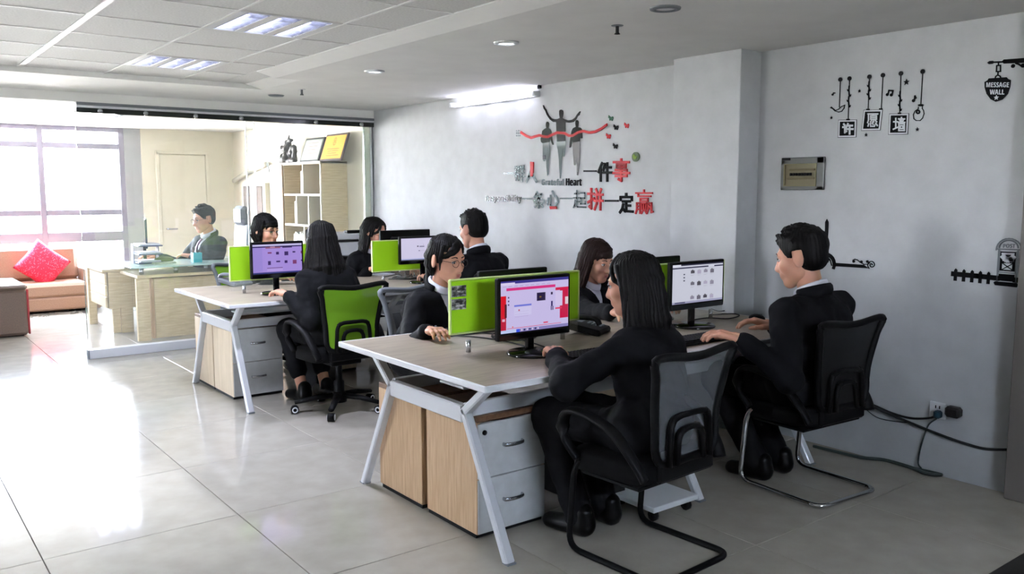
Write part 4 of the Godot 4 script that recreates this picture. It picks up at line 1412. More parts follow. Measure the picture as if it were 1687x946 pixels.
	for k in 14:
		var a := TAU * k / 14
		ring.append(sh + (nb - sh) * 0.55 + (right * cos(a) * 0.062 + fwd * sin(a) * 0.068) * g * (1.0 if male else 0.9) + Vector3(0, -0.034 * sin(a) + 0.006, 0))
	obj("collar", tube(col, ring, 0.016 * g, 8, true, Vector2(0.5, 1.25)), M.shirt, t)
	var suit: Material = o.get("suit", M.suit)
	var jb: Array = torso.call(0.012) + arms.call(0.014, 0.93)
	for l in legs:
		jb.append([l[0], (l[0] as Vector3).lerp(l[1], 0.25), 0.095 * g, 0.085 * g])
	var cuts := []
	if o.get("open", true):
		var apex: Vector3 = pel + spine * o.get("apex", 0.48)
		var n1 := (right * 1.0 - Vector3.UP * 0.30).normalized()
		var n2 := (-right * 1.0 - Vector3.UP * 0.30).normalized()
		cuts.append([[n1, n1.dot(apex)], [n2, n2.dot(apex)], [-fp, -fp.dot(sh + fp * 0.02)], [fp, fp.dot(sh + fp * 0.155)]])
	var top := sh + Vector3(0, 0.050, 0) * g
	var tn := (Vector3(0, -1, 0) - fwd * 0.55).normalized()
	cuts.append([[tn, tn.dot(top)], [fp, fp.dot(sh + fp * 0.13)]])
	obj("jacket", sdf_mesh(jb, 0.03, 0.012, cuts, [], 0.010, int(at.x * 100)), suit, t)
	var jc := []
	for k in 13:
		var a := PI * 0.93 + PI * 1.14 * k / 12
		jc.append(sh + (nb - sh) * 0.40 + (right * cos(a) * 0.076 + fwd * sin(a) * 0.080) * g * (1.0 if male else 0.92) + Vector3(0, -0.030 * sin(a), 0))
	obj("jacket_collar", tube(mb(true), jc, 0.021 * g, 8, false, Vector2(0.6, 1.35)), suit, t)
	if o.get("open", true):
		for s in [-1.0, 1.0]:
			var apex: Vector3 = pel + spine * o.get("apex", 0.48) + fp * 0.122 * g
			var a2: Vector3 = sh + right * s * 0.080 * g + fp * 0.050 * g + Vector3(0, 0.015, 0)
			var m1: Vector3 = apex.lerp(a2, 0.55) + fp * (0.03 if male else 0.045) * g + right * s * 0.008
			obj("lapel", tube(mb(true), smooth_path([apex, m1, a2, a2 - fwd * 0.06 * g - right * s * 0.02 + Vector3(0, 0.03, 0)], 5), 0.024 * g, 8, false, Vector2(1.0, 0.45)), suit, t)
	if o.get("tie", false):
		var a3 := sh + fp * 0.085 * g + Vector3(0, 0.0, 0)
		var b3 := pel + spine * 0.45 + fp * 0.12 * g
		obj("tie", tube(mb(true), smooth_path([a3, a3.lerp(b3, 0.3) + fwd * 0.035, a3.lerp(b3, 0.7) + fwd * 0.035, b3], 5), 0.022, 8, false, Vector2(1.0, 0.4)), mat(Color(0.40, 0.25, 0.38), 0.6), t)
	for s in [[er, wr], [el, wl]]:
		var c: Vector3 = (s[0] as Vector3).lerp(s[1], 0.945)
		obj("shirt_cuff", tube(mb(true), [c - (s[1] - s[0]) * 0.05, c + (s[1] - s[0]) * 0.012], (0.041 if male else 0.038) * g, 14), M.shirt, t)
	var tb := [[pel - X * 0.075 * w, pel + X * 0.075 * w, 0.118 * g, 0.118 * g]]
	for l in legs:
		tb.append([l[0], l[1], 0.088 * g, 0.068 * g])
		tb.append([l[1], (l[1] as Vector3).lerp(l[2], o.get("hem", 0.98)), 0.066 * g, 0.056 * g])
	obj("trousers", sdf_mesh(tb, 0.03, 0.014, [], [], 0.008, 7), suit, t)
	for i in 2:
		var f: Array = feet[i]
		var sb := [[f[0], f[1], 0.046, 0.036], [f[0] + Vector3(0, 0.02, 0), f[0] + Vector3(0, 0.055, 0.005), 0.042, 0.046]]
		obj("shoe", sdf_mesh(sb, 0.03, 0.012, [[[Vector3(0, 1, 0), 0.004]]]), M.shoe, t)
	# face
	for s in [-1.0, 1.0]:
		var e := mb(true)
		ball(e, HT * Vector3(s * 0.031, 0.001, 0.0745), Vector3(0.0125, 0.0065, 0.008) * hs, 8, 10, hb)
		var ew := obj("eye", e, M.eyewhite, t)
		var ir := mb(true)
		ball(ir, HT * Vector3(s * 0.031, 0.0, 0.0795), Vector3(0.0062, 0.0058, 0.004) * hs, 6, 8, hb)
		obj("iris", ir, M.eye, ew)
		obj("eyelid", tube(mb(true), [HT * Vector3(s * 0.018, 0.004, 0.079), HT * Vector3(s * 0.031, 0.0085, 0.083), HT * Vector3(s * 0.044, 0.004, 0.077)], 0.0018 * hs, 6), M.eye, t)
		obj("eyebrow", tube(mb(true), smooth_path([HT * Vector3(s * 0.015, 0.024, 0.0835), HT * Vector3(s * 0.031, 0.029, 0.083), HT * Vector3(s * 0.048, 0.023, 0.073)], 3), 0.0032 * hs, 6, false, Vector2(1, 1), 0.0018 * hs), M.hair, t)
	var lp := mb(true)
	ball(lp, HT * Vector3(0, -0.0625, 0.0855), Vector3(0.020, 0.0042, 0.005) * hs, 6, 10, hb)
	ball(lp, HT * Vector3(0, -0.0705, 0.0848), Vector3(0.016, 0.0050, 0.005) * hs, 6, 10, hb)
	obj("lips", lp, M.lip, t)
	if o.get("glasses", false):
		var gl := mb(true)
		for s in [-1.0, 1.0]:
			var rim := []
			for k in 16:
				var a := TAU * k / 16
				rim.append(HT * Vector3(s * 0.032 + 0.023 * cos(a), -0.002 + 0.018 * sin(a), 0.098 - 0.006 * absf(cos(a))))
			tube(gl, rim, 0.0013 * hs, 6, true)
			tube(gl, [HT * Vector3(s * 0.055, 0.004, 0.092), HT * Vector3(s * 0.076, 0.006, 0.03), HT * Vector3(s * 0.080, 0.0, -0.015)], 0.0013 * hs, 6)
		tube(gl, [HT * Vector3(-0.010, 0.003, 0.097), HT * Vector3(0.010, 0.003, 0.097)], 0.0013 * hs, 6)
		obj("glasses", gl, mat(Color(0.35, 0.34, 0.36), 0.25, 0.7), t)
	hair(t, o.hair, HT, hs, sh, fwd, right, o.get("hair_mat", M.hair), int(at.x * 77 + at.z * 13))
	return t

func on_skull(x: float, y: float, off: float) -> Vector3:
	# a point of the front of the skull, off outside it
	var q := 1.0 - pow(x / 0.076, 2.0) - pow((y - 0.035) / 0.086, 2.0)
	return Vector3(x, y, -0.018 + 0.093 * sqrt(maxf(q, 0.0)) + off)
func hair(t: Node3D, kind: String, HT: Transform3D, hs: float, sh: Vector3, fwd: Vector3, right: Vector3, m: Material, sd: int) -> void:
	# built in the head's frame: a cap with a hairline, strands combed over the forehead, strands hanging
	var b := [[Vector3(0, 0.042, -0.020), Vector3(0.083, 0.090, 0.102), Basis.IDENTITY]]
	var cuts := []
	var inv := HT.affine_inverse()
	var down := (inv.basis * Vector3.DOWN).normalized()
	var rg := RandomNumberGenerator.new()
	rg.seed = sd
	if kind == "short":
		b.append([Vector3(0, 0.0, -0.045), Vector3(0.078, 0.070, 0.066), Basis.IDENTITY])
		# a hairline slanting from the sideburn to the forehead; ears and nape free
		cuts.append([[Vector3(0, 0.61, -1.0), -0.030], [Vector3(0, 1, 0), 0.084]])
		cuts.append([[Vector3(0, 1, 0), 0.0], [Vector3(0, 0, -1), 0.014]])
		for s in [-1.0, 1.0]:
			cuts.append([[Vector3(-s, 0, 0), -0.064], [Vector3(0, 1, 0), 0.030], [Vector3(0, 0, -1), 0.034], [Vector3(0, 0, 1), 0.010]])
		cuts.append([[Vector3(0, 1, 0), -0.062]])
		for k in 60:
			var a := rg.randf_range(0, TAU)
			var e := rg.randf_range(0.3, 1.45)
			var n := Vector3(cos(a) * cos(e), sin(e), sin(a) * cos(e))
			var p := Vector3(0, 0.042, -0.020) + n * Vector3(0.078, 0.086, 0.097)
			var tip := p + n * rg.randf_range(0.008, 0.014) + Vector3(rg.randf_range(-0.006, 0.006), 0.0, 0.012)
			b.append([p, tip, 0.008, 0.0035])
		for k in 10:
			var x := -0.05 + 0.011 * k
			var p := on_skull(x, 0.088, 0.004)
			b.append([p, p + Vector3(0.004, 0.012 + 0.006 * rg.randf(), 0.016), 0.010, 0.004])
	else:
		var long: float = {"bob": 0.105, "long": 0.44, "waves": 0.40, "tied": 0.10, "shoulder": 0.25, "straight": 0.30}[kind]
		var from: float = {"bob": 0.40, "long": 0.46, "waves": 0.38, "tied": 0.62, "shoulder": 0.40, "straight": 0.48}[kind]
		var wide: float = {"bob": -0.004, "long": 0.075, "waves": 0.055, "tied": -0.01, "shoulder": 0.035, "straight": 0.02}[kind]
		var line: float = {"bob": 0.070, "tied": 0.074, "shoulder": 0.070}.get(kind, 0.078)
		cuts.append([[Vector3(0, 1, -0.30).normalized(), line - 0.015], [Vector3(0, 0, -1), -0.046]])
		cuts.append([[Vector3(0, 1, 0), 0.050], [Vector3(0, 0, -1), -0.026]])
		cuts.append([[Vector3(0, 1, 0), -0.065], [Vector3(0, 0, -1), 0.045], [Vector3(1, 0, 0), 0.052], [Vector3(-1, 0, 0), 0.052]])
		var nh := cuts.size()
		var n := 19
		for k in n:
			var an := PI * from + (TAU - TAU * from) * k / (n - 1)     # from one temple round the back to the other
			var dir := Vector3(sin(an), 0, cos(an))
			var p0 := Vector3(dir.x * 0.062, 0.086, -0.018 + dir.z * 0.074)
			var p1 := Vector3(dir.x * 0.079, 0.01, -0.020 + dir.z * 0.095)
			var ln := long * (1.0 - 0.10 * rg.randf())
			var jit := Vector3(rg.randf_range(-0.008, 0.008), 0, rg.randf_range(-0.006, 0.006))
			var p2 := p1 + down * ln * 0.45 + dir * wide * 0.55 + jit
			var p3 := p1 + down * ln + dir * wide - Vector3(dir.x, 0, dir.z) * (0.012 if kind in ["bob", "tied"] else 0.0) + jit
			b.append([p0, p1, 0.013, 0.014])
			b.append([p1, p2, 0.014, 0.016])
			b.append([p2, p3, 0.016, 0.007])
		# strands combed over the forehead: from x, to x, lowest point
		var fringe := []
		match kind:
			"bob":
				for k in 13:
					fringe.append([-0.05 + 0.0083 * k, -0.066 + 0.011 * k, 0.034 - 0.008 * rg.randf() - 0.012 * absf(k - 6) / 6.0])
			"tied":
				for k in 12:
					fringe.append([0.026, -0.074 + 0.0075 * k, 0.004 + 0.0062 * k])
				for k in 4:
					fringe.append([0.030, 0.048 + 0.009 * k, 0.062 - 0.020 * k])
			"shoulder":
				for k in 12:
					fringe.append([0.0 + 0.004 * (k - 6), -0.070 + 0.0125 * k, 0.040 - 0.006 * rg.randf() - 0.03 * pow(absf(k - 5.5) / 5.5, 3.0)])
			_:
				for k in 6:
					fringe.append([0.004, 0.022 + 0.010 * k, 0.100 - 0.014 * k - 0.003 * k * k])
					fringe.append([-0.004, -0.022 - 0.010 * k, 0.100 - 0.014 * k - 0.003 * k * k])
		for f in fringe:
			var prev := on_skull(f[0], 0.112, 0.006)
			for k in range(1, 5):
				var u := k / 4.0
				var x: float = lerpf(f[0], f[1], sqrt(u))
				var y: float = lerpf(0.112, f[2], u)
				var p := on_skull(x, y, 0.005)
				b.append([prev, p, 0.0095, 0.008 if k < 4 else 0.004])
				prev = p
		# hair before the ears
		for s in [-1.0, 1.0]:
			var low: float = {"bob": -0.05, "tied": -0.045, "shoulder": -0.03, "straight": -0.02}.get(kind, -0.03)
			b.append([Vector3(s * 0.066, 0.075, 0.028), Vector3(s * 0.076, 0.015, 0.022), 0.012, 0.010])
			b.append([Vector3(s * 0.076, 0.015, 0.022), Vector3(s * 0.076, low, 0.026), 0.010, 0.004])
		if kind == "tied":
			b.append([Vector3(0, 0.02, -0.112), Vector3(0, -0.02, -0.132), 0.022, 0.022])
			b.append([Vector3(0, -0.02, -0.132), Vector3(-0.02, -0.02, -0.12) + down * 0.20, 0.024, 0.010])
		cuts.resize(nh)
		# the combed strands must survive the hairline cuts: they are a second mesh
		var cap := sdf_mesh([b[0]] + b.slice(1, 1 + 3 * n), 0.012, 0.0052, cuts, [], 0.004, sd, 0.0022)
		var rest := sdf_mesh(b.slice(1 + 3 * n), 0.006, 0.0045, [], [], 0.003, sd + 1, 0.0)
		obj("hair", join([[cap, HT], [rest, HT]]), m, t)
		return
	obj("hair", join([[sdf_mesh(b, 0.008, 0.0048, cuts, [], 0.004, sd, 0.0008), HT]]), m, t)

func people() -> void:
	var face := func(px: float, py: float, z: float) -> Vector3: return at_z(px, py, z)
	# nearer desk, near side
	person({"label": "woman with long dark hair and black suit, her back to us on the foreground chair", "male": false, "seat": Vector2(2.52, -2.36), "turn": PI + 0.12,
		"head": face.call(1040, 468, -2.56), "look": Vector3(-0.50, -0.16, -0.85), "left": at_h(917, 586, DESK + 0.045), "right": Vector3(3.0, DESK + 0.045, -2.82), "hair": "waves", "twist": 0.15, "elbow_l": 0.9, "drop_l": -0.35, "size": 1.08, "foot_z": 0.30})
	person({"label": "man in a black suit and white collar, seated by the wall on the chrome chair", "male": true, "seat": Vector2(3.70, -2.42), "turn": PI + 0.02, "broad": 1.12, "head_size": 1.04,
		"head": face.call(1318, 424, -2.46), "look": Vector3(-0.30, -0.20, -0.93), "left": at_h(1222, 560, DESK + 0.045), "right": at_h(1275, 538, DESK + 0.045), "hair": "short", "size": 1.1, "foot_z": 0.20})
	# nearer desk, far side
	person({"label": "woman in glasses with tied hair and black jacket, beside the divider with pinned prints", "male": false, "seat": Vector2(2.58, -4.24), "turn": 0.12,
		"head": face.call(737, 428, -3.98), "look": Vector3(0.22, -0.14, 1.0), "right": at_h(706, 546, DESK + 0.04), "left": Vector3(2.66, DESK + 0.045, -3.62), "hair": "tied", "glasses": true, "apex": 0.40, "twist": 0.1})
	person({"label": "woman with reddish brown shoulder length hair and black jacket over a white shirt", "male": false, "seat": Vector2(3.68, -4.12), "turn": 0.12,
		"head": face.call(984, 430, -3.98), "look": Vector3(0.10, -0.24, 0.96), "right": at_h(1078, 538, DESK + 0.045), "left": Vector3(3.86, DESK + 0.045, -3.55), "hair": "shoulder", "hair_mat": M.hair_brown, "apex": 0.52, "twist": 0.1})
	# further desk, near side
	person({"label": "woman with very long straight black hair seen from behind, seated on the green backed chair", "male": false, "seat": Vector2(2.55, -5.30), "turn": PI + 0.1,
		"head": face.call(527, 398, -5.42), "look": Vector3(-0.12, -0.18, -0.98), "left": at_h(474, 487, DESK + 0.045), "right": Vector3(2.80, DESK + 0.045, -5.70), "hair": "long", "hem": 0.70, "foot_z": 0.30, "size": 1.08})
	person({"label": "man with short black hair in a black suit seen from behind before the white wall", "male": true, "seat": Vector2(3.74, -5.30), "turn": PI + 0.05,
		"head": face.call(779, 378, -5.40), "look": Vector3(-0.18, -0.14, -0.97), "left": at_h(706, 458, DESK + 0.045), "right": Vector3(3.98, DESK + 0.045, -5.66), "hair": "short", "size": 1.1})
	# further desk, far side
	person({"label": "woman with short black bobbed hair peering over the lilac monitor", "male": false, "seat": Vector2(2.66, -6.96), "turn": 0.55,
		"head": face.call(439, 380, -6.78), "look": Vector3(0.42, -0.12, 0.90), "right": Vector3(2.62, DESK + 0.045, -6.50), "left": Vector3(2.95, DESK + 0.045, -6.52), "hair": "bob", "glasses": true})
	person({"label": "woman in glasses with long straight hair looking down at the further desk's far side", "male": false, "seat": Vector2(3.64, -6.92), "turn": 0.3,
		"head": face.call(617, 384, -6.78), "look": Vector3(0.50, -0.30, 0.80), "right": at_h(606, 446, DESK + 0.05), "left": Vector3(3.80, DESK + 0.045, -6.42), "hair": "straight", "glasses": true, "open": false})
	# behind the glass
	person({"label": "man in glasses, grey suit and tie, in profile at the desk behind the glass", "male": true, "seat": Vector2(3.02, -9.45), "turn": -PI / 2 + 0.1,
		"head": at_z(335, 361, -9.40), "look": Vector3(-0.98, -0.16, 0.20), "left": at_h(316, 423, 0.76), "right": Vector3(2.58, 0.765, -9.72), "hair": "short", "glasses": true, "suit": M.suit_grey, "tie": true, "size": 1.12, "apex": 0.45, "twist": 0.15})

# ---------- writing and stickers on the wall: flat shapes with a real thickness, standing on the plaster ----------
const GLYPH := {
	"one": "2,50 98,50",
	"crowd": "8,10 44,10 44,38 8,38|2,24 52,24|28,10 18,46 4,70|16,54 44,54 44,90 16,90 16,54|60,6 67,20|88,6 80,20|56,26 94,26|58,46 92,46|54,68 98,68|75,26 75,98",
	"person": "50,4 48,40 30,72 8,96|50,36 64,68 92,96",
	"strip": "36,6 14,34|30,18 74,18 44,46 8,58|30,26 60,46 92,56|12,68 88,68|50,54 50,98|34,74 16,92|64,74 84,92",
	"heart": "14,46 4,80|32,30 34,82 44,94 78,92 86,72|48,8 62,34|80,34 98,66",
	"rise": "12,20 46,20|28,4 28,44|6,42 52,42|30,44 30,82|30,62 48,62|16,56 10,84 4,92|14,78 36,90 98,92|58,16 90,16 90,44 60,44 60,74 94,74 94,62",
	"put": "4,26 40,26|24,4 24,92 12,84|4,64 42,48|56,6 64,22|88,6 80,22|48,30 98,30|46,58 98,58|62,30 60,70 46,96|84,30 84,98",
	"fixed": "50,2 50,14|10,34 10,18 90,18 90,34|26,40 76,40|50,40 50,90|50,62 78,62|28,56 22,78 6,96|22,76 42,90 96,93",
	"win": "50,1 50,12|6,13 94,13|18,13 18,26 86,26|30,36 70,36 70,46 30,46 30,36|10,54 10,80 4,96|10,54 28,54 28,96|10,67 28,67|10,80 28,80|38,54 62,54 62,80|38,54 38,80|50,60 50,78|46,82 36,96|54,82 64,96|74,54 74,78 66,96|74,54 90,54 90,92 98,90|80,66 86,76",
	"matter_item": "30,4 4,50|20,30 20,98|50,8 40,40|46,26 94,26|36,54 98,54|68,4 68,98",
	"affair": "4,14 96,14|50,2 50,94 34,88|24,24 76,24 76,36 24,36 24,24|16,48 82,48 82,74|2,61 98,61|16,74 82,74",
	"permit": "14,8 24,20|6,36 24,36 24,84 38,74|52,6 38,38|48,22 92,22|34,54 98,54|68,22 68,98",
	"wish": "8,6 96,6|12,6 12,50 4,68|56,8 48,18|32,18 84,18 84,44 32,44 32,18|32,31 84,31|58,44 58,64 50,62|40,52 30,62|74,52 86,62|14,76 8,92|30,72 32,94 66,94 70,84|46,70 54,80|78,72 92,88",
	"wall": "4,34 38,34|22,10 22,78|2,86 40,72|46,14 96,14|70,4 70,36|56,20 60,32|86,20 80,32|42,38 98,38|48,48 94,48 94,96 48,96 48,48|60,62 82,62 82,82 60,82 60,62",
}
# a frame on a wall plane x = const: corner points given as pixels, u runs with +z towards us (image right)
func wall_quad(bxp: Array, x: float) -> Array:
	# [x0, y0, x1, y1] of the frame -> four points on the wall: tl, tr, br, bl
	return [at_x(bxp[0], bxp[1], x), at_x(bxp[2], bxp[1], x), at_x(bxp[2], bxp[3], x), at_x(bxp[0], bxp[3], x)]
func in_quad(q: Array, u: float, v: float) -> Vector3:
	return (q[0] as Vector3).lerp(q[1], u).lerp((q[3] as Vector3).lerp(q[2], u), v)
func bar(st: SurfaceTool, a: Vector3, b: Vector3, w: float, th: float) -> void:
	# a stroke on the wall plane from a to b, square ended
	var d := (b - a)
	var l := d.length()
	if l < 1e-6:
		return
	d /= l
	var bs := Basis(d, Vector3(1, 0, 0).cross(d), Vector3(1, 0, 0)).orthonormalized()
	box(st, (a + b) / 2 - Vector3(th / 2, 0, 0), Vector3(l + w * 0.9, w, th), 0.0, bs)
func glyph_mesh(g: String, q: Array, w: float, th: float) -> SurfaceTool:
	var st := mb()
	for line in (GLYPH[g] as String).split("|"):
		var prev = null
		for pt in line.split(" "):
			var xy := pt.split(",")
			var p := in_quad(q, float(xy[0]) / 100.0, float(xy[1]) / 100.0)
			if prev != null:
				bar(st, prev, p, w, th)
			prev = p
	return st
func glyph(called: String, g: String, bxp: Array, w: float, m: Material, label: String, x := XW, th := 0.010) -> void:
	var o := obj(called, glyph_mesh(g, wall_quad(bxp, x), w, th), m)
	tag(o, label, "wall letter", "characters of the wall slogan")
func px_poly(pts: String, x: float) -> PackedVector2Array:
	# pixel outline -> (z, y) on the wall
	var out := PackedVector2Array()
	for pt in pts.split(" "):
		var xy := pt.split(",")
		var p := at_x(float(xy[0]), float(xy[1]), x)
		out.append(Vector2(p.z, p.y))
	return out
func wall_shape(pts: String, th: float, x := XW, st: SurfaceTool = null) -> SurfaceTool:
	return prism(st if st else mb(), px_poly(pts, x), Vector3(x, 0, 0), Vector3(0, 0, 1), Vector3(0, 1, 0), Vector3(-th, 0, 0))
func px_line(pts: String, r: float, x: float, st: SurfaceTool = null) -> SurfaceTool:
	if st == null:
		st = mb()
	var prev = null
	for pt in pts.split(" "):
		var xy := pt.split(",")
		var p := at_x(float(xy[0]), float(xy[1]), x)
		if prev != null:
			bar(st, prev, p, r * 2.0, 0.003)
		prev = p
	return st
func disc(st: SurfaceTool, px: float, py: float, r: float, x: float, th := 0.004) -> SurfaceTool:
	var c := at_x(px, py, x)
	var poly := PackedVector2Array()
	for k in 18:
		poly.append(Vector2(c.z + cos(TAU * k / 18) * r, c.y + sin(TAU * k / 18) * r))
	return prism(st, poly, Vector3(x, 0, 0), Vector3(0, 0, 1), Vector3(0, 1, 0), Vector3(-th, 0, 0))
func star(st: SurfaceTool, px: float, py: float, r: float, x: float) -> SurfaceTool:
	var c := at_x(px, py, x)
	var poly := PackedVector2Array()
	for k in 10:
		var rr := r if k % 2 == 0 else r * 0.45
		poly.append(Vector2(c.z + sin(TAU * k / 10) * rr, c.y + cos(TAU * k / 10) * rr))
	return prism(st, poly, Vector3(x, 0, 0), Vector3(0, 0, 1), Vector3(0, 1, 0), Vector3(-0.003, 0, 0))
func words(called: String, text: String, bxp: Array, x: float, m: Material, th: float, parent: Node3D = null) -> MeshInstance3D:
	var tm := TextMesh.new()
	var f := SystemFont.new()
	f.font_names = PackedStringArray(["Droid Sans"])
	f.font_weight = 700
	tm.font = f
	tm.text = text
	tm.font_size = 64
	tm.pixel_size = 0.01
	tm.depth = 0.1
	var q := wall_quad(bxp, x)
	var ab := tm.get_aabb()
	var wide: float = ((q[1] as Vector3) - (q[0] as Vector3)).length()
	var high: float = ((q[3] as Vector3) - (q[0] as Vector3)).length()
	var st := SurfaceTool.new()
	st.begin(Mesh.PRIMITIVE_TRIANGLES)
	var u: Vector3 = ((q[1] as Vector3) - (q[0] as Vector3)).normalized()
	var bs := Basis(u * wide / ab.size.x, Vector3.UP * high / ab.size.y, Vector3(-1, 0, 0) * th / 0.1)
	var mid := in_quad(q, 0.5, 0.5) - bs * (ab.position + ab.size / 2) - Vector3(th / 2, 0, 0)
	st.append_from(tm, 0, Transform3D(bs, mid))
	var o := MeshInstance3D.new()
	o.mesh = st.commit()
	o.material_override = m
	if parent:
		o.name = called
		parent.add_child(o, true)
		return o
	o.name = numbered(called)
	add_child(o)
	return o

func slogan() -> void:
	var W := 0.030
	glyph("slogan_character", "one", [831, 281, 847, 290], 0.0143, M.mirror, "short mirrored stroke at the left start of the upper slogan line")
	glyph("slogan_character", "crowd", [848.5, 272, 866, 300], 0.0094, M.mirror, "mirrored many-stroked character left of the red and white one, upper slogan line")
	glyph("slogan_character", "person", [867, 267, 886, 300], 0.0209, M.mirror, "two-legged character with a red top, upper slogan line")
	var o := obj("slogan_character", wall_shape("875,266.5 880,267 879.5,290 875.5,291", 0.013), M.red)
	tag(o, "red plate on the upper half of the two-legged character", "wall letter", "characters of the wall slogan")
	glyph("slogan_character", "one", [963, 277, 983, 287], 0.0132, M.ink, "black stroke left of the black and red pair, upper slogan line")
	glyph("slogan_character", "matter_item", [986, 268, 1008.5, 298.5], 0.0187, M.ink, "black character just left of the big red one, upper slogan line")
	glyph("slogan_character", "affair", [1011, 262, 1038, 300], 0.0176, M.red, "big red character ending the upper slogan line")
	glyph("slogan_character", "one", [861, 322, 877, 333], 0.0110, M.mirror, "mirrored stroke after the English word, lower slogan line")
	glyph("slogan_character", "strip", [879, 315, 898.5, 343], 0.0154, M.mirror, "mirrored star-like character, lower slogan line")
	glyph("slogan_character", "heart", [902, 313, 921, 343], 0.0140, M.mirror, "mirrored heart character with a red foot, lower slogan line")
	o = obj("slogan_character", wall_shape("907,340 918,340 918.5,344.5 908,345", 0.013), M.red)
	tag(o, "red plate at the foot of the heart character", "wall letter", "characters of the wall slogan")
	glyph("slogan_character", "one", [924, 322, 944, 332], 0.0121, M.mirror, "mirrored stroke in the middle of the lower slogan line")
	glyph("slogan_character", "rise", [945.5, 313, 967, 344], 0.0121, M.mirror, "thin silvery character left of the first red one, lower slogan line")
	glyph("slogan_character", "put", [969, 310, 994, 346], 0.0187, M.red, "first of two big red characters in the lower slogan line")
	glyph("slogan_character", "one", [998, 326, 1019, 336], 0.0143, M.ink, "black stroke between the two red characters, lower slogan line")
	glyph("slogan_character", "fixed", [1021, 319, 1044, 351], 0.0187, M.ink, "black roofed character left of the last red one, lower slogan line")
	glyph("slogan_character", "win", [1047, 313, 1077, 353], 0.0121, M.red, "many-stroked red character ending the lower slogan line")
	tag(words("slogan_word", "Grateful", [893, 295, 929, 305.5], XW, M.mirror, 0.006), "small mirrored English word under the runners", "wall letter")
	tag(words("slogan_word", "Heart", [933, 294, 958.5, 306], XW, M.ink, 0.006), "small dark English word Heart under the runners", "wall letter")
	tag(words("slogan_word", "Responsibility", [801, 321.5, 859.5, 335], XW, M.acryl, 0.006), "small English word Responsibility at the start of the lower slogan line", "wall letter")
	# three runners breaking a ribbon
	var mid := thing("runner_figure", "middle runner silhouette with both arms raised and pointing", "wall decal")
	obj("upper_body", wall_shape("922,183 923,181.3 925.5,180.8 928,182 928.8,186 928,191 926.8,194.5 931,196.6 937,198.4 943.5,197.4 948,194 951,189 953.5,186 956,183.4 957.3,183.6 956,187 955,190 952.5,191.5 949.5,197 945,201.4 938.5,202.4 932,201.6 932,217 917.5,217 917,201 912,201 906.5,197 901.5,189.5 899,183 896.2,178.5 895,173.6 896.3,173.4 898.2,177.4 901,181 901.8,184 905,190 909.5,195 914,196.4 918.6,196.4 923,194.6 922,189", 0.006), M.acryl, mid)
	obj("lower_body", wall_shape("918,220 932,220 933,236 932,246 931.5,253 930,258.5 927.5,257 928,251 928.5,244 927,253 926,268 925.5,285 924.5,294 923,294 922,277 921.5,262 920.5,253 919.5,246 917,237", 0.006), M.mirror, mid)
	obj("shorts", wall_shape("918.5,222 931.5,222.5 932.8,232.5 919,233.5", 0.009), mat(Color(0.03, 0.035, 0.09), 0.2), mid)
	var lf := thing("runner_figure", "left runner silhouette, dark above and mirrored below", "wall decal")
	obj("upper_body", wall_shape("900.5,202 902,200.4 904,201 905.2,204 904.6,208.5 904,211 907.5,213.5 909,217 909.6,224 911,233 912.6,238 911,239 907.6,230 906.6,224 905.8,234 894.8,236 892,234 891.4,229 893.2,223 894,216 897,213 900.6,211 900,206", 0.006), M.acryl, lf)
	obj("lower_body", wall_shape("895,236 905.5,234.5 906,246 905.5,256 904,270 904,288 902.4,290 901,275 900.4,262 898,266 895.4,265 895,254", 0.006), M.mirror, lf)
	obj("sock", wall_shape("895.2,256 899.4,256 899,262.5 895.4,263", 0.009), mat(Color(0.05, 0.06, 0.17), 0.3), lf)
	var rt := thing("runner_figure", "right runner silhouette, dark above and grey below", "wall decal")
	obj("upper_body", wall_shape("949,199 950.6,197.8 952.4,198.2 953.8,201 953.4,206 952.8,209.5 957,210.4 959,213 959.8,224 960,228 957.5,228 956,226 956,233 944,235 943,227 942,236 940.8,243 938.6,243.6 938.8,238 940.6,226 942.4,216 944.6,211.4 949.4,209 948.6,204", 0.006), M.acryl, rt)
	obj("lower_body", wall_shape("944,234 956,232 956.4,244 955.8,256 955,270 953.6,283 952.6,289 951,288.6 951,276 950.4,262 949.6,268 948,272.5 946,271.4 945.6,262 944.4,250", 0.006), mat(Color(0.58, 0.58, 0.58), 0.15, 0.8), rt)
	var rib := mb()
	var up := "859,216 868,222 876,225 884,222.5 890,221 897,223 904,223.5 912,219.5 919,216.5 931,217.5 938,221.5 945,221.5 953,216.5 962,214 972,216.5 982,215 992,210 1001,203.5".split(" ")
	for i in up.size() - 1:
		var a := up[i].split(",")
		var b := up[i + 1].split(",")
		wall_shape("%s,%s %s,%s %s,%f %s,%f" % [a[0], a[1], b[0], b[1], b[0], float(b[1]) + 4.2, a[0], float(a[1]) + 4.2], 0.012, XW, rib)
	tag(obj("finish_ribbon", rib, M.red), "red finish ribbon crossing the three runners", "wall decal")
	# butterflies and small badges
	var bf := [[1007, 194.5, M.greenpaint, "green butterfly sticker, topmost of the five"], [1015.5, 209.5, M.ink, "black butterfly sticker between the green one and the right red one"], [1033, 206.5, M.red, "red butterfly sticker, rightmost of the five"], [1003, 224, M.red, "red butterfly sticker just right of the ribbon's end"], [1014.5, 240.5, M.ink, "black butterfly sticker, lowest of the five"]]
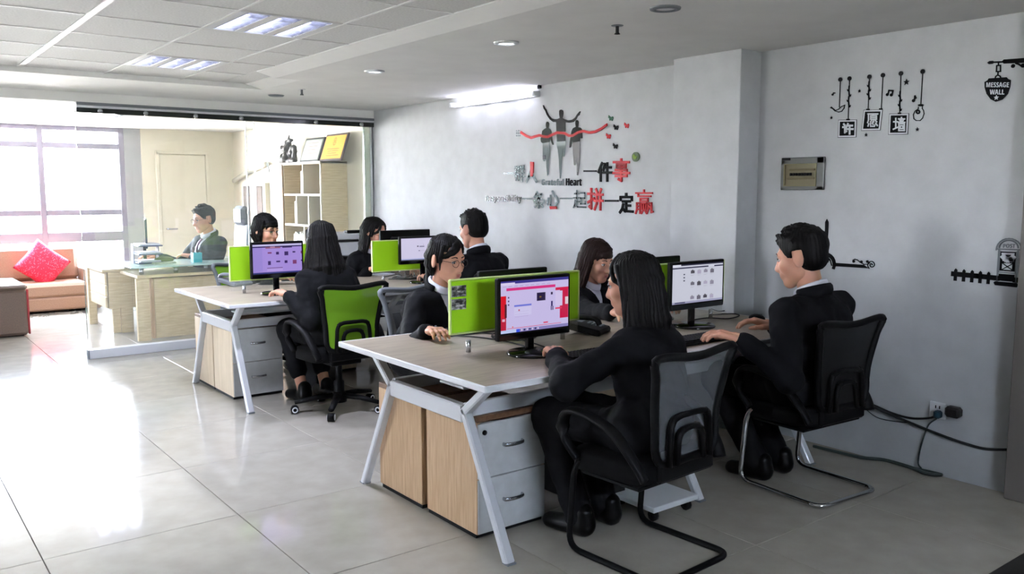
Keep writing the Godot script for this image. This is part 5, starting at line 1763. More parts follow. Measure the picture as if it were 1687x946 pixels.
	for f in bf:
		var x: float = f[0]
		var y: float = f[1]
		var st := mb()
		wall_shape("%f,%f %f,%f %f,%f %f,%f %f,%f" % [x, y - 1, x - 3.6, y - 4.6, x - 4.2, y - 0.5, x - 2.0, y + 1.2, x, y + 2.0], 0.006, XW, st)
		wall_shape("%f,%f %f,%f %f,%f %f,%f" % [x, y + 0.5, x - 2.6, y + 1.6, x - 2.2, y + 4.4, x, y + 3.0], 0.006, XW, st)
		wall_shape("%f,%f %f,%f %f,%f %f,%f" % [x, y - 1.2, x + 3.2, y - 2.6, x + 4.0, y + 0.8, x, y + 2.0], 0.006, XW, st)
		wall_shape("%f,%f %f,%f %f,%f %f,%f" % [x, y + 1.0, x + 3.4, y + 1.8, x + 2.2, y + 4.8, x, y + 3.4], 0.006, XW, st)
		tag(obj("butterfly_sticker", st, f[2]), f[3], "wall decal", "butterfly stickers by the runners")
	var bd := thing("round_badge", "small round green badge at the upper right of the slogan", "badge")
	obj("badge_disc", disc(mb(), 1048.4, 258.6, 0.034, XW, 0.012), mat(Color(0.33, 0.40, 0.28), 0.3), bd)
	obj("badge_emblem", wall_shape("1044.5,256 1047.5,254 1049,258 1052,257 1050,262 1047,263 1045,260", 0.015), mat(Color(0.42, 0.55, 0.05), 0.4), bd)
	var sm := mb()
	for k in 9:
		disc(sm, 851.5 + 2.6 * (k % 3), 215.5 + 4.0 * (k / 3), 0.007, XW, 0.004)
	tag(obj("dot_sticker", sm, M.grey), "small cluster of grey dots left of the ribbon", "wall decal")

func wish_wall() -> void:
	var K := func(x: float, y: float) -> String: return "%f,%f" % [1250 + x / 3.503, 60 + y / 3.503]
	var plain := mat(Color(0.80, 0.81, 0.83), 0.6)
	var hang := [
		["bird_sticker", "outlined bird sticker hanging on a thread, leftmost of the hanging stickers", 472, 249, 466, 408],
		["character_sticker", "framed black character hanging from a twig thread, leftmost of three", 525, 243, 517, 478],
		["character_sticker", "framed black character hanging from two threads, the middle of three", 640, 233, 632, 418],
		["character_sticker", "framed black character hanging from a thorny thread, the rightmost of three", 822, 214, 814, 440],
		["jar_sticker", "outlined jar sticker hanging from a thread, rightmost of the hanging stickers", 948, 203, 936, 392]]
	var frames := {1: [460, 482, 567, 585, "permit"], 2: [606, 424, 717, 545, "wish"], 3: [754, 446, 868, 568, "wall"]}
	for i in 5:
		var h: Array = hang[i]
		var t := thing(h[0], h[1], "wall decal")
		var th := mb()
		px_line(K.call(h[2], h[3]) + " " + K.call(h[4], h[5]), 0.0022, XW, th)
		if i in [1, 2, 3]:
			# leaves along the thread
			for k in 4:
				var f := 0.30 + 0.13 * k
				var x: float = lerpf(h[2], h[4], f)
				var y: float = lerpf(h[3], h[5], f)
				var s := 1.0 if k % 2 else -1.0
				if i == 3:
					f = 0.58 + 0.12 * k
					x = lerpf(h[2], h[4], f)
					y = lerpf(h[3], h[5], f)
				wall_shape(K.call(x, y - 3) + " " + K.call(x + s * 13, y - 10) + " " + K.call(x + s * 10, y + 3) + " " + K.call(x, y + 7), 0.003, XW, th)
				px_line(K.call(x, y - 26) + " " + K.call(x + s * 2, y), 0.004, XW, th)
		obj("thread", th, M.ink, t)
		var kn := disc(mb(), 1250 + h[2] / 3.503, 60 + h[3] / 3.503, 0.0115, XW, 0.006)
		obj("nail", kn, M.dark, t)
		if i == 2:
			obj("thread", px_line(K.call(718, 224) + " " + K.call(708, 418), 0.0022, XW), M.ink, t)
			obj("nail", disc(mb(), 1250 + 718 / 3.503, 60 + 224 / 3.503, 0.0115, XW, 0.006), M.dark, t)
		if frames.has(i):
			var f: Array = frames[i]
			var sk: float = [0.0, -2.0, -7.0, -3.0][i]
			var c := func(x: float, y: float) -> String: return K.call(x + sk * (y - f[1]) / 60.0, y - (x - f[0]) * 0.02)
			obj("outline", wall_shape(c.call(f[0], f[1]) + " " + c.call(f[2], f[1]) + " " + c.call(f[2], f[3]) + " " + c.call(f[0], f[3]), 0.002), M.ink, t)
			obj("mount", wall_shape(c.call(f[0] + 2.5, f[1] + 2.5) + " " + c.call(f[2] - 2.5, f[1] + 2.5) + " " + c.call(f[2] - 2.5, f[3] - 2.5) + " " + c.call(f[0] + 2.5, f[3] - 2.5), 0.003), plain, t)
			obj("field", wall_shape(c.call(f[0] + 11, f[1] + 11) + " " + c.call(f[2] - 11, f[1] + 11) + " " + c.call(f[2] - 11, f[3] - 11) + " " + c.call(f[0] + 11, f[3] - 11), 0.004), M.ink, t)
			obj("clip", wall_shape(K.call(h[4] - 9, f[1] - 6) + " " + K.call(h[4] + 9, f[1] - 6) + " " + K.call(h[4] + 9, f[1] + 3) + " " + K.call(h[4] - 9, f[1] + 3), 0.006), M.ink, t)
			if i == 2:
				obj("clip", wall_shape(K.call(697, f[1] - 9) + " " + K.call(715, f[1] - 9) + " " + K.call(715, f[1]) + " " + K.call(697, f[1]), 0.006), M.ink, t)
			var q := [1250 + (f[0] + 24 + sk * 0.5) / 3.503, 60 + (f[1] + 19) / 3.503, 1250 + (f[2] - 20 + sk) / 3.503, 60 + (f[3] - 21) / 3.503]
			obj("character", glyph_mesh(f[4], wall_quad(q, XW - 0.004), 0.0105 if i == 1 else 0.0075, 0.002), plain, t)
		if i == 0:
			obj("bird", px_line(" ".join([K.call(415, 412), K.call(428, 418), K.call(440, 430), K.call(462, 437), K.call(480, 432), K.call(493, 415), K.call(497, 397), K.call(478, 405), K.call(462, 420), K.call(443, 428), K.call(420, 408), K.call(415, 412)]), 0.0022, XW), M.ink, t)
		if i == 4:
			obj("jar", px_line(" ".join([K.call(922, 408), K.call(922, 418), K.call(902, 432), K.call(893, 452), K.call(896, 476), K.call(910, 486), K.call(932, 486), K.call(946, 472), K.call(955, 446), K.call(952, 428), K.call(944, 416), K.call(946, 406)]), 0.0020, XW), M.ink, t)
			obj("jar_lid", wall_shape(K.call(918, 396) + " " + K.call(928, 391) + " " + K.call(946, 391) + " " + K.call(955, 396) + " " + K.call(946, 404) + " " + K.call(926, 404), 0.004), M.ink, t)
			var fl := mb()
			for k in 7:
				disc(fl, 1250 + (920 + 9 * cos(TAU * k / 7)) / 3.503, 60 + (436 + 9 * sin(TAU * k / 7)) / 3.503, 0.0045, XW, 0.003)
			obj("flower", fl, M.ink, t)
	var stars := [[582, 315, 0.009, "small dot star between the first twig thread and the next"], [853, 264, 0.017, "largest black star sticker, at the top right of the threads"], [420, 469, 0.009, "small star sticker under the bird"], [620, 568, 0.010, "small star sticker under the middle framed character"], [916, 537, 0.011, "small star sticker under the jar"]]
	for s in stars:
		tag(obj("star_sticker", star(mb(), 1250 + s[0] / 3.503, 60 + s[1] / 3.503, s[2], XW), M.ink), s[3], "wall decal", "star stickers around the hanging characters")
	var nt := mb()
	disc(nt, 1250 + 743 / 3.503, 60 + 336 / 3.503, 0.008, XW)
	disc(nt, 1250 + 766 / 3.503, 60 + 338 / 3.503, 0.008, XW)
	px_line(K.call(747, 335) + " " + K.call(752, 312) + " " + K.call(775, 314) + " " + K.call(770, 338), 0.004, XW, nt)
	tag(obj("note_sticker", nt, M.ink), "pair of joined music notes between the middle and right framed characters", "wall decal")
	nt = disc(mb(), 1250 + 894 / 3.503, 60 + 371 / 3.503, 0.008, XW)
	px_line(K.call(899, 371) + " " + K.call(902, 345) + " " + K.call(908, 356), 0.004, XW, nt)
	tag(obj("note_sticker", nt, M.ink), "single music note left of the jar sticker", "wall decal")
	nt = disc(mb(), 1250 + 427 / 3.503, 60 + 336 / 3.503, 0.006, XW)
	px_line(K.call(430, 336) + " " + K.call(432, 326) + " " + K.call(440, 327), 0.003, XW, nt)
	tag(obj("note_sticker", nt, M.ink), "tiny music note above the bird sticker", "wall decal")
	# hanging sign
	var K2 := func(x: float, y: float) -> String: return "%f,%f" % [1560 + x / 6.756, 60 + y / 6.756]
	var sg := thing("message_sign", "black shield sticker reading MESSAGE WALL, hung from a bracket", "wall decal")
	obj("shield", wall_shape(" ".join([K2.call(422, 508), K2.call(455, 490), K2.call(470, 468), K2.call(560, 462), K2.call(668, 455), K2.call(684, 474), K2.call(714, 486), K2.call(706, 560), K2.call(680, 640), K2.call(620, 704), K2.call(546, 728), K2.call(490, 700), K2.call(445, 640), K2.call(424, 570)]), 0.005), M.ink, sg)
	var wt := mat(Color(0.80, 0.81, 0.83), 0.6)
	words("sign_words", "MESSAGE", [1560 + 440 / 6.756, 60 + 512 / 6.756, 1560 + 692 / 6.756, 60 + 566 / 6.756], XW - 0.005, wt, 0.002, sg)
	words("sign_words", "WALL", [1560 + 478 / 6.756, 60 + 592 / 6.756, 1560 + 640 / 6.756, 60 + 646 / 6.756], XW - 0.005, wt, 0.002, sg)
	obj("sign_star", star(mb(), 1560 + 552 / 6.756, 60 + 682 / 6.756, 0.0125, XW - 0.004), wt, sg)
	var ch := mb()
	px_line(" ".join([K2.call(556, 325), K2.call(598, 322), K2.call(598, 390), K2.call(552, 392), K2.call(556, 325)]), 0.003, XW, ch)
	px_line(K2.call(575, 285) + " " + K2.call(575, 325), 0.003, XW, ch)
	px_line(" ".join([K2.call(572, 392), K2.call(568, 430), K2.call(545, 446), K2.call(540, 462)]), 0.003, XW, ch)
	px_line(K2.call(568, 430) + " " + K2.call(594, 444) + " " + K2.call(600, 460), 0.003, XW, ch)
	obj("chain", ch, M.ink, sg)
	var br := mb()
	wall_shape(" ".join([K2.call(452, 294), K2.call(475, 275), K2.call(515, 272), K2.call(536, 288), K2.call(510, 306), K2.call(470, 310)]), 0.005, XW, br)
	px_line(K2.call(530, 288) + " " + K2.call(625, 284), 0.004, XW, br)
	wall_shape(" ".join([K2.call(612, 282), K2.call(636, 258), K2.call(900, 238), K2.call(900, 292), K2.call(636, 304)]), 0.005, XW, br)
	px_line(" ".join([K2.call(770, 300), K2.call(800, 310), K2.call(832, 330), K2.call(880, 322)]), 0.004, XW, br)
	disc(br, 1560 + 738 / 6.756, 60 + 330 / 6.756, 0.009, XW)
	disc(br, 1560 + 850 / 6.756, 60 + 325 / 6.756, 0.010, XW)
	obj("bracket", br, M.ink, sg)
	# signpost behind the man
	var K3 := func(x: float, y: float) -> String: return "%f,%f" % [1330 + x / 7.886, 340 + y / 7.886]
	var lp := thing("lamp_post_sticker", "black lamp post sticker with a half round arch, behind the man by the wall", "wall decal")
	obj("post", wall_shape(" ".join([K3.call(236, 205), K3.call(257, 165), K3.call(278, 205), K3.call(262, 610), K3.call(222, 620)]), 0.004), M.ink, lp)
	var arch := mb()
	for k in 8:
		var a := deg_to_rad(-100 + 16.0 * k)
		var b := deg_to_rad(-100 + 16.0 * (k + 1))
		wall_shape(" ".join([K3.call(235 + 138 * cos(a), 750 + 152 * sin(a)), K3.call(235 + 138 * cos(b), 750 + 152 * sin(b)), K3.call(235 + 98 * cos(b), 758 + 112 * sin(b)), K3.call(235 + 98 * cos(a), 758 + 112 * sin(a))]), 0.004, XW, arch)
	px_line(" ".join([K3.call(225, 650), K3.call(262, 660), K3.call(298, 700), K3.call(318, 768)]), 0.003, XW, arch)
	px_line(K3.call(232, 745) + " " + K3.call(286, 690), 0.005, XW, arch)
	disc(arch, 1330 + 240 / 7.886, 340 + 740 / 7.886, 0.007, XW)
	disc(arch, 1330 + 262 / 7.886, 340 + 716 / 7.886, 0.008, XW)
	obj("arch", arch, M.ink, lp)
	obj("arm", wall_shape(" ".join([K3.call(335, 742), K3.call(360, 734), K3.call(735, 760), K3.call(800, 806), K3.call(340, 778)]), 0.004), M.ink, lp)
	var sc := mb()
	px_line(" ".join([K3.call(595, 700), K3.call(620, 688), K3.call(650, 696), K3.call(690, 728), K3.call(740, 755), K3.call(790, 752), K3.call(812, 735)]), 0.0025, XW, sc)
	var sp := ""
	for k in 30:
		var a := 2.2 + k * 0.36
		var r := 56.0 - 1.75 * k
		sp += ("" if k == 0 else " ") + K3.call(838 + r * cos(a), 760 + r * sin(a))
	px_line(sp, 0.0025, XW, sc)
	for p in [[604, 716], [705, 722], [782, 718]]:
		disc(sc, 1330 + p[0] / 7.886, 340 + p[1] / 7.886, 0.0075, XW)
	obj("scroll", sc, M.ink, lp)
	# fence and post box
	var K4 := func(x: float, y: float) -> String: return "%f,%f" % [1540 + x / 5.912, 340 + y / 5.912]
	var fe := thing("fence_sticker", "black picket fence sticker left and right of the post box", "wall decal")
	obj("rail", px_line(" ".join([K4.call(182, 658), K4.call(420, 680), K4.call(610, 700)]), 0.0125, XW), M.ink, fe)
	obj("rail", px_line(K4.call(785, 718) + " " + K4.call(960, 735), 0.0125, XW), M.ink, fe)
	for k in 5:
		var x := 207.0 + 80.0 * k
		var y := 610.0 + 8.0 * k
		obj("picket", wall_shape(" ".join([K4.call(x - 14, y + 10), K4.call(x, y - 5), K4.call(x + 15, y + 10), K4.call(x + 8, y + 116), K4.call(x - 22, y + 114)]), 0.005), M.ink, fe)
	obj("picket", wall_shape(" ".join([K4.call(846, 680), K4.call(862, 668), K4.call(878, 680), K4.call(872, 796), K4.call(840, 794)]), 0.005), M.ink, fe)
	var pb := thing("post_box_sticker", "post box sticker reading POST with an envelope, on the wall at the right", "wall decal")
	var ol := mb()
	var dome := ""
	for k in 13:
		var a := PI + PI * k / 12
		dome += ("" if k == 0 else " ") + K4.call(724 + 124 * cos(a), 424 + 110 * sin(a))
	px_line(dome + " " + K4.call(600, 416), 0.003, XW, ol)
	var dome2 := ""
	for k in 13:
		var a := PI + PI * k / 12
		dome2 += ("" if k == 0 else " ") + K4.call(722 + 90 * cos(a), 404 + 72 * sin(a))
	px_line(dome2, 0.003, XW, ol)
	px_line(" ".join([K4.call(628, 430), K4.call(606, 740), K4.call(790, 755), K4.call(812, 438)]), 0.004, XW, ol)
	px_line(" ".join([K4.call(644, 436), K4.call(622, 640), K4.call(784, 655), K4.call(796, 445)]), 0.002, XW, ol)
	obj("outline", ol, M.grey, pb)
	obj("door", wall_shape(" ".join([K4.call(644, 440), K4.call(794, 446), K4.call(780, 636), K4.call(632, 626)]), 0.004), M.ink, pb)
	obj("foot_panel", wall_shape(" ".join([K4.call(626, 656), K4.call(778, 668), K4.call(770, 735), K4.call(620, 722)]), 0.004), M.ink, pb)
	obj("foot", wall_shape(" ".join([K4.call(575, 742), K4.call(590, 730), K4.call(800, 748), K4.call(814, 768), K4.call(800, 790), K4.call(590, 768)]), 0.005), M.ink, pb)
	obj("slot", wall_shape(" ".join([K4.call(656, 452), K4.call(782, 456), K4.call(781, 474), K4.call(655, 470)]), 0.006), wt, pb)
	obj("horn", px_line(" ".join([K4.call(670, 492), K4.call(690, 514), K4.call(715, 522), K4.call(742, 516), K4.call(762, 496)]), 0.012, XW - 0.004), wt, pb)
	obj("envelope", wall_shape(" ".join([K4.call(662, 552), K4.call(760, 558), K4.call(754, 622), K4.call(658, 614)]), 0.006), wt, pb)
	obj("envelope_folds", px_line(" ".join([K4.call(662, 554), K4.call(708, 588), K4.call(760, 560)]), 0.002, XW - 0.006, px_line(K4.call(660, 612) + " " + K4.call(708, 588) + " " + K4.call(754, 620), 0.002, XW - 0.006)), M.ink, pb)
	words("post_words", "POST", [1540 + 668 / 5.912, 340 + 366 / 5.912, 1540 + 785 / 5.912, 340 + 406 / 5.912], XW, M.grey, 0.003, pb)
	# breaker panel in the wall
	var a := at_x(1290, 260.5, XW)
	var b := at_x(1358.5, 313, XW)
	var c := Vector3(XW, (a.y + b.y) / 2, (a.z + b.z) / 2)
	var w := absf(a.z - b.z)
	var h := absf(a.y - b.y)
	var bp := thing("breaker_panel", "grey breaker box in the wall with a small window, below the hanging stickers", "breaker box", c)
	var rim := mb()
	box(rim, Vector3(-0.008, h * 0.40, 0), Vector3(0.016, h * 0.2, w), 0.003)
	box(rim, Vector3(-0.008, -h * 0.44, 0), Vector3(0.016, h * 0.12, w), 0.003)
	box(rim, Vector3(-0.008, 0, -w * 0.455), Vector3(0.016, h, w * 0.09), 0.003)
	box(rim, Vector3(-0.008, 0, w * 0.415), Vector3(0.016, h, w * 0.17), 0.003)
	obj("cover", rim, mat(Color(0.38, 0.39, 0.38), 0.35, 0.3), bp)
	var rim2 := mb()
	for s in [-1.0, 1.0]:
		box(rim2, Vector3(-0.014, -h * 0.04 + s * h * 0.33, -w * 0.045), Vector3(0.012, 0.006, w * 0.75))
		box(rim2, Vector3(-0.014, -h * 0.04, -w * 0.045 + s * w * 0.37), Vector3(0.012, h * 0.67, 0.006))
	obj("window_rim", rim2, mat(Color(0.60, 0.58, 0.45), 0.25, 0.4), bp)
	obj("recess", bx(Vector3(-0.003, -h * 0.04, -w * 0.045), Vector3(0.006, h * 0.66, w * 0.74)), mat(Color(0.42, 0.39, 0.28), 0.4), bp)
	var sh := mb()
	box(sh, Vector3(-0.008, h * 0.12, -w * 0.02), Vector3(0.008, 0.012, w * 0.6), 0.002)
	box(sh, Vector3(-0.008, -h * 0.14, -w * 0.04), Vector3(0.008, 0.012, w * 0.65), 0.002)
	obj("strip", sh, mat(Color(0.40, 0.36, 0.24), 0.5), bp)
	for k in 8:
		obj("breaker_switch", bx(Vector3(-0.010, -h * 0.02, -w * 0.27 + w * 0.065 * k), Vector3(0.012, 0.016, w * 0.045), 0.002), M.dark, bp)
	obj("maker_plate", bx(Vector3(-0.0165, h * 0.455, -w * 0.38), Vector3(0.003, 0.014, w * 0.2)), M.dark, bp)
	# socket, plug and cables along the wall
	var sp0 := at_x(1546, 676, XW)
	var so := thing("wall_socket", "white double wall socket with a teal plug, low on the wall", "socket", sp0)
	obj("plate", bx(Vector3(-0.005, 0, 0), Vector3(0.010, 0.086, 0.086), 0.003), M.white, so)
	for k in 2:
		obj("socket_hole", bx(Vector3(-0.0105, 0.018, -0.01 + 0.02 * k), Vector3(0.002, 0.016, 0.005)), M.black, so)
	var pl := thing("plug", "teal plug pushed into the wall socket", "plug", at_x(1545, 683, XW - 0.03))
	obj("plug_body", bx(Vector3.ZERO, Vector3(0.04, 0.04, 0.035), 0.008), mat(Color(0.05, 0.22, 0.28), 0.5), pl)
	var ad := thing("power_adapter", "black power adapter plugged in right of the wall socket", "adapter", at_x(1571, 679, XW - 0.03))
	obj("adapter_body", bx(Vector3.ZERO, Vector3(0.055, 0.055, 0.075), 0.012), mat(Color(0.09, 0.07, 0.065), 0.5), ad)
	var g := mat(Color(0.10, 0.10, 0.11), 0.5)
	var gg := mat(Color(0.20, 0.24, 0.23), 0.5)
	cable("wall_cable", [at_x(1420, 660, XW - 0.02), at_x(1440, 668, XW - 0.02), at_x(1470, 681, XW - 0.015), at_x(1500, 689, XW - 0.015), at_x(1530, 689, XW - 0.02), at_x(1545, 684, XW - 0.03)], 0.006, g, "dark cable running from the desk along the wall to the teal plug")
	cable("wall_cable", [at_x(1425, 664, XW - 0.03), at_x(1460, 680, XW - 0.025), at_x(1500, 697, XW - 0.02), at_x(1550, 717, XW - 0.015), at_x(1590, 731, XW - 0.012), at_x(1625, 740, XW - 0.012), at_x(1672, 741, XW - 0.012)], 0.007, g, "long dark cable sagging across the wall to its right end")
	cable("wall_cable", [at_x(1428, 676, XW - 0.012), at_x(1445, 688, XW - 0.012), at_x(1470, 694, XW - 0.012), at_x(1500, 697, XW - 0.014)], 0.0025, g, "thin grey wire looping under the dark wall cables")
	cable("wall_cable", [at_x(1543, 690, XW - 0.03), at_x(1530, 700, XW - 0.012), at_x(1522, 720, XW - 0.012), at_x(1515, 745, XW - 0.012), at_x(1513, 765, XW - 0.02), at_h(1520, 773, 0.008)], 0.004, gg, "thin greenish wire dropping from the wall socket to the floor")
	cable("floor_cable", [on_floor(1340, 735, 0.014), on_floor(1380, 745, 0.012), on_floor(1420, 754, 0.012), on_floor(1465, 755, 0.012), on_floor(1500, 770, 0.012), on_floor(1525, 780, 0.012), on_floor(1552, 782, 0.012), on_floor(1545, 777, 0.012), on_floor(1515, 768, 0.012)], 0.009, gg, "grey green cable lying on the floor along the wall")

func on_floor(px: float, py: float, h: float) -> Vector3:
	# a floor point kept clear of the wall
	var p := at_h(px, py, h)
	return Vector3(minf(p.x, XW - 0.015 - 0.02 * fmod(px * 0.013, 1.0)), p.y, p.z)

# ---------- the office behind the glass and the sofa by the window ----------
func cushion_shape(w: float, th: float) -> ArrayMesh:
	# a square cushion standing on a corner, thin at the seam
	var st := mb(true)
	var n := 14
	for side in [-1.0, 1.0]:
		for i in n:
			for j in n:
				var q := func(a: int, b: int) -> Vector3:
					var u := 2.0 * a / n - 1.0
					var v := 2.0 * b / n - 1.0
					var puff := pow(maxf(0.0, (1.0 - u * u) * (1.0 - v * v)), 0.45)
					var pull := 1.0 - 0.07 * (1.0 - absf(u)) * absf(v) - 0.07 * (1.0 - absf(v)) * absf(u)
					return Vector3(u * w / 2 * pull, v * w / 2 * pull, side * puff * th / 2)
				quad(st, q.call(i, j), q.call(i + 1, j), q.call(i + 1, j + 1), q.call(i, j + 1), Vector3(0, 0, -side * 0.1))
	st.generate_normals()
	return st.commit()
func lounge() -> void:
	var zf := -11.55
	var t := thing("sofa", "long tan leather sofa under the window", "sofa", Vector3(0.62, 0, zf - 0.42))
	var w := 3.3
	var zc := 0.0
	obj("base", bx(Vector3(0, 0.11, zc), Vector3(w, 0.16, 0.82), 0.02), M.leather, t)
	for k in 3:
		obj("seat_cushion", bx(Vector3(-w / 3 + w / 3 * k, 0.27, 0.06), Vector3(w / 3 - 0.01, 0.17, 0.70), 0.035), M.leather, t)
		obj("back_cushion", bx(Vector3(-w / 3 + w / 3 * k, 0.55, -0.27), Vector3(w / 3 - 0.01, 0.44, 0.20), 0.05, Basis(Vector3.RIGHT, -0.16)), M.leather, t)
	for s in [-1.0, 1.0]:
		obj("arm", bx(Vector3(s * (w / 2 + 0.07), 0.27, zc), Vector3(0.14, 0.5, 0.84), 0.03), M.leather, t)
	for s in [[-1, -1], [1, -1], [-1, 1], [1, 1]]:
		obj("foot", bx(Vector3(s[0] * w * 0.46, 0.015, 0.34 * s[1]), Vector3(0.06, 0.03, 0.06)), M.black, t)
	# pink cushion on its corner
	var dots := Image.create(256, 256, false, Image.FORMAT_RGB8)
	dots.fill(Color(0.86, 0.13, 0.27))
	for k in 260:
		var x := rng.randi_range(2, 250)
		var y := rng.randi_range(2, 250)
		dots.fill_rect(Rect2i(x, y, 5, 4), Color(0.95, 0.55, 0.62))
	var pm := mat(Color.WHITE, 0.8)
	pm.albedo_texture = ImageTexture.create_from_image(dots)
	pm.uv1_triplanar = true
	pm.uv1_scale = Vector3(2.2, 2.2, 2.2)
	var pc := at_z(70, 436, -11.98)
	var cu := thing("throw_cushion", "pink dotted square cushion standing on its corner on the tan sofa", "cushion", pc)
	cu.transform.basis = Basis(Vector3.UP, 0.1) * Basis(Vector3.RIGHT, -0.22) * Basis(Vector3.BACK, PI / 4 + 0.06)
	obj("cover", cushion_shape(0.47, 0.19), pm, cu)
	# the second seat, its end towards us
	var e0 := at_h(50, 550, 0.02)
	var t2 := thing("sofa", "grey brown sofa end nearest us at the left edge, square to the long sofa", "sofa", Vector3(e0.x - 0.55, 0, e0.z - 0.45))
	obj("body", bx(Vector3(0.0, 0.245, 0.0), Vector3(1.1, 0.47, 0.9), 0.03), M.leather_grey, t2)
	obj("arm_top", bx(Vector3(0.0, 0.50, 0.0), Vector3(1.1, 0.05, 0.9), 0.02), M.leather_grey, t2)
	obj("back", bx(Vector3(-0.42, 0.56, 0.0), Vector3(0.26, 0.25, 0.88), 0.04), M.leather_grey, t2)
	obj("piping", bx(Vector3(0.545, 0.25, 0.452), Vector3(0.02, 0.46, 0.012), 0.004), mat(Color(0.55, 0.10, 0.14), 0.5), t2)
	obj("foot_rail", bx(Vector3(0.0, 0.01, 0.0), Vector3(1.0, 0.02, 0.8)), M.black, t2)

func back_office() -> void:
	var z0 := -8.80
	var h := 0.73
	var t := thing("executive_desk", "pale wood desk with a greenish glass top and side return, behind the glass", "desk")
	obj("glass_top", bx(Vector3((2.10 + 3.35) / 2, h, (z0 - 9.62) / 2), Vector3(1.25, 0.014, 0.82), 0.003), M.top_glass, t)
	for p in [[2.22, z0 - 0.1], [2.55, z0 - 0.1], [2.22, -9.5], [3.2, z0 - 0.1], [2.85, z0 - 0.1], [3.2, -9.5]]:
		obj("standoff", tube(mb(true), [Vector3(p[0], h - 0.075, p[1]), Vector3(p[0], h - 0.007, p[1])], 0.022, 12), M.steel, t)
	obj("under_top", bx(Vector3(2.72, h - 0.092, -9.2), Vector3(1.12, 0.03, 0.74), 0.003), M.oak_flat, t)
	obj("leg_panel", bx(Vector3(2.21, 0.31, z0 - 0.06), Vector3(0.12, 0.62, 0.05), 0.003), M.oak_flat, t)
	obj("leg_panel", bx(Vector3(2.21, 0.31, -9.52), Vector3(0.12, 0.62, 0.05), 0.003), M.oak_flat, t)
	var l0 := at_z(256, 500, z0 - 0.06).x
	obj("modesty_panel", bx(Vector3((l0 + 3.3) / 2, 0.31, z0 - 0.10), Vector3(3.3 - l0, 0.60, 0.03), 0.003), M.oak_flat, t)
	obj("panel_end", bx(Vector3(l0 - 0.018, 0.31, z0 - 0.13), Vector3(0.03, 0.60, 0.10), 0.003), M.oak_up, t)
	# side return with drawers
	var r := thing("side_cabinet", "pale wood return with drawers at the left of the glass topped desk", "cabinet")
	obj("top", bx(Vector3(2.16, 0.66, -9.95), Vector3(0.36, 0.03, 0.95), 0.003), M.oak_flat, r)
	for k in 3:
		obj("drawer", bx(Vector3(2.02, 0.57 - 0.12 * k, -9.85), Vector3(0.02, 0.112, 0.70), 0.003), M.oak_flat, r)
	obj("back", bx(Vector3(2.18, 0.45, -9.86), Vector3(0.28, 0.38, 0.72), 0.003), M.oak_flat, r)
	obj("leg", bx(Vector3(2.05, 0.32, -10.36), Vector3(0.08, 0.64, 0.08), 0.003), M.oak_flat, r)
	obj("leg", bx(Vector3(2.30, 0.32, -10.36), Vector3(0.05, 0.64, 0.08), 0.003), M.oak_flat, r)
	obj("leg", bx(Vector3(2.18, 0.13, -9.56), Vector3(0.2, 0.26, 0.05), 0.003), M.oak_flat, r)
	# on the desk
	var hd := h + 0.007
	var m0 := at_z(240, 372, -9.45)
	var sc := thing("monitor", "thin monitor seen edge on, on the glass topped desk behind the partition", "monitor", Vector3(m0.x, hd, -9.45), PI / 2 - 0.25)
	obj("casing", bx(Vector3(0, 0.30, 0), Vector3(0.50, 0.30, 0.022), 0.005), mat(Color(0.12, 0.22, 0.28), 0.3), sc)
	obj("stand", bx(Vector3(0, 0.09, -0.02), Vector3(0.04, 0.18, 0.03), 0.005), M.black, sc)
	obj("base", bx(Vector3(0, 0.008, 0), Vector3(0.24, 0.016, 0.18), 0.006), M.black, sc)
	var tr := thing("letter_tray", "tiered blue letter tray beside the edge-on monitor", "letter tray", at_z(226, 428, -9.25) * Vector3(1, 0, 1) + Vector3(0.10, hd, 0))
	for k in 3:
		obj("tray", bx(Vector3(0, 0.012 + 0.085 * k, 0), Vector3(0.24, 0.012, 0.28), 0.003), mat(Color(0.16, 0.24, 0.38), 0.4), tr)
		obj("papers", bx(Vector3(0, 0.026 + 0.085 * k, 0), Vector3(0.2, 0.016, 0.25), 0.002), M.shirt, tr)
	for s in [-1.0, 1.0]:
		obj("side", bx(Vector3(s * 0.122, 0.10, -0.08), Vector3(0.006, 0.20, 0.1), 0.001), mat(Color(0.16, 0.24, 0.38), 0.4), tr)
	var gb := at_h(324, 432, hd)
	var cupb := thing("pen_cup", "square turquoise pen cup near the front edge of the glass topped desk", "pen cup", gb)
	var cw := mb()
	for s in [[1, 0], [-1, 0], [0, 1], [0, -1]]:
		box(cw, Vector3(s[0] * 0.042, 0.05, s[1] * 0.042), Vector3(0.005 if s[0] else 0.088, 0.10, 0.005 if s[1] else 0.088), 0.001)
	box(cw, Vector3(0, 0.003, 0), Vector3(0.085, 0.006, 0.085))
	obj("cup", cw, mat(Color(0.15, 0.66, 0.70), 0.4), cupb)
	for k in 4:
		var pn := thing("pen", ["brown pencil leaning out of the turquoise cup", "white pen in the turquoise cup", "black pen in the turquoise cup", "grey pen at the back of the turquoise cup"][k], "pen", gb + Vector3(-0.02 + 0.015 * k, 0.01, 0.012 * (k % 2)))
		obj("barrel", rod(Vector3.ZERO, Vector3(0.012 * (k - 1.5), 0.145 + 0.008 * k, 0.006), 0.004, 6), [M.oak_dark, M.white, M.black, M.grey][k], pn)
	var bk := thing("notebook", "closed pale notebook lying on the glass topped desk left of the pen cup", "notebook", at_h(268, 434, hd), 0.1)
	obj("cover", bx(Vector3(0, 0.008, 0), Vector3(0.22, 0.016, 0.16), 0.003), mat(Color(0.72, 0.76, 0.66), 0.5), bk)
	var bg := thing("cloth_pouch", "small olive pouch on the glass topped desk before the man", "pouch", at_z(270, 421, -9.2) * Vector3(1, 0, 1) + Vector3(0, hd, 0))
	var bgm := mb(true)
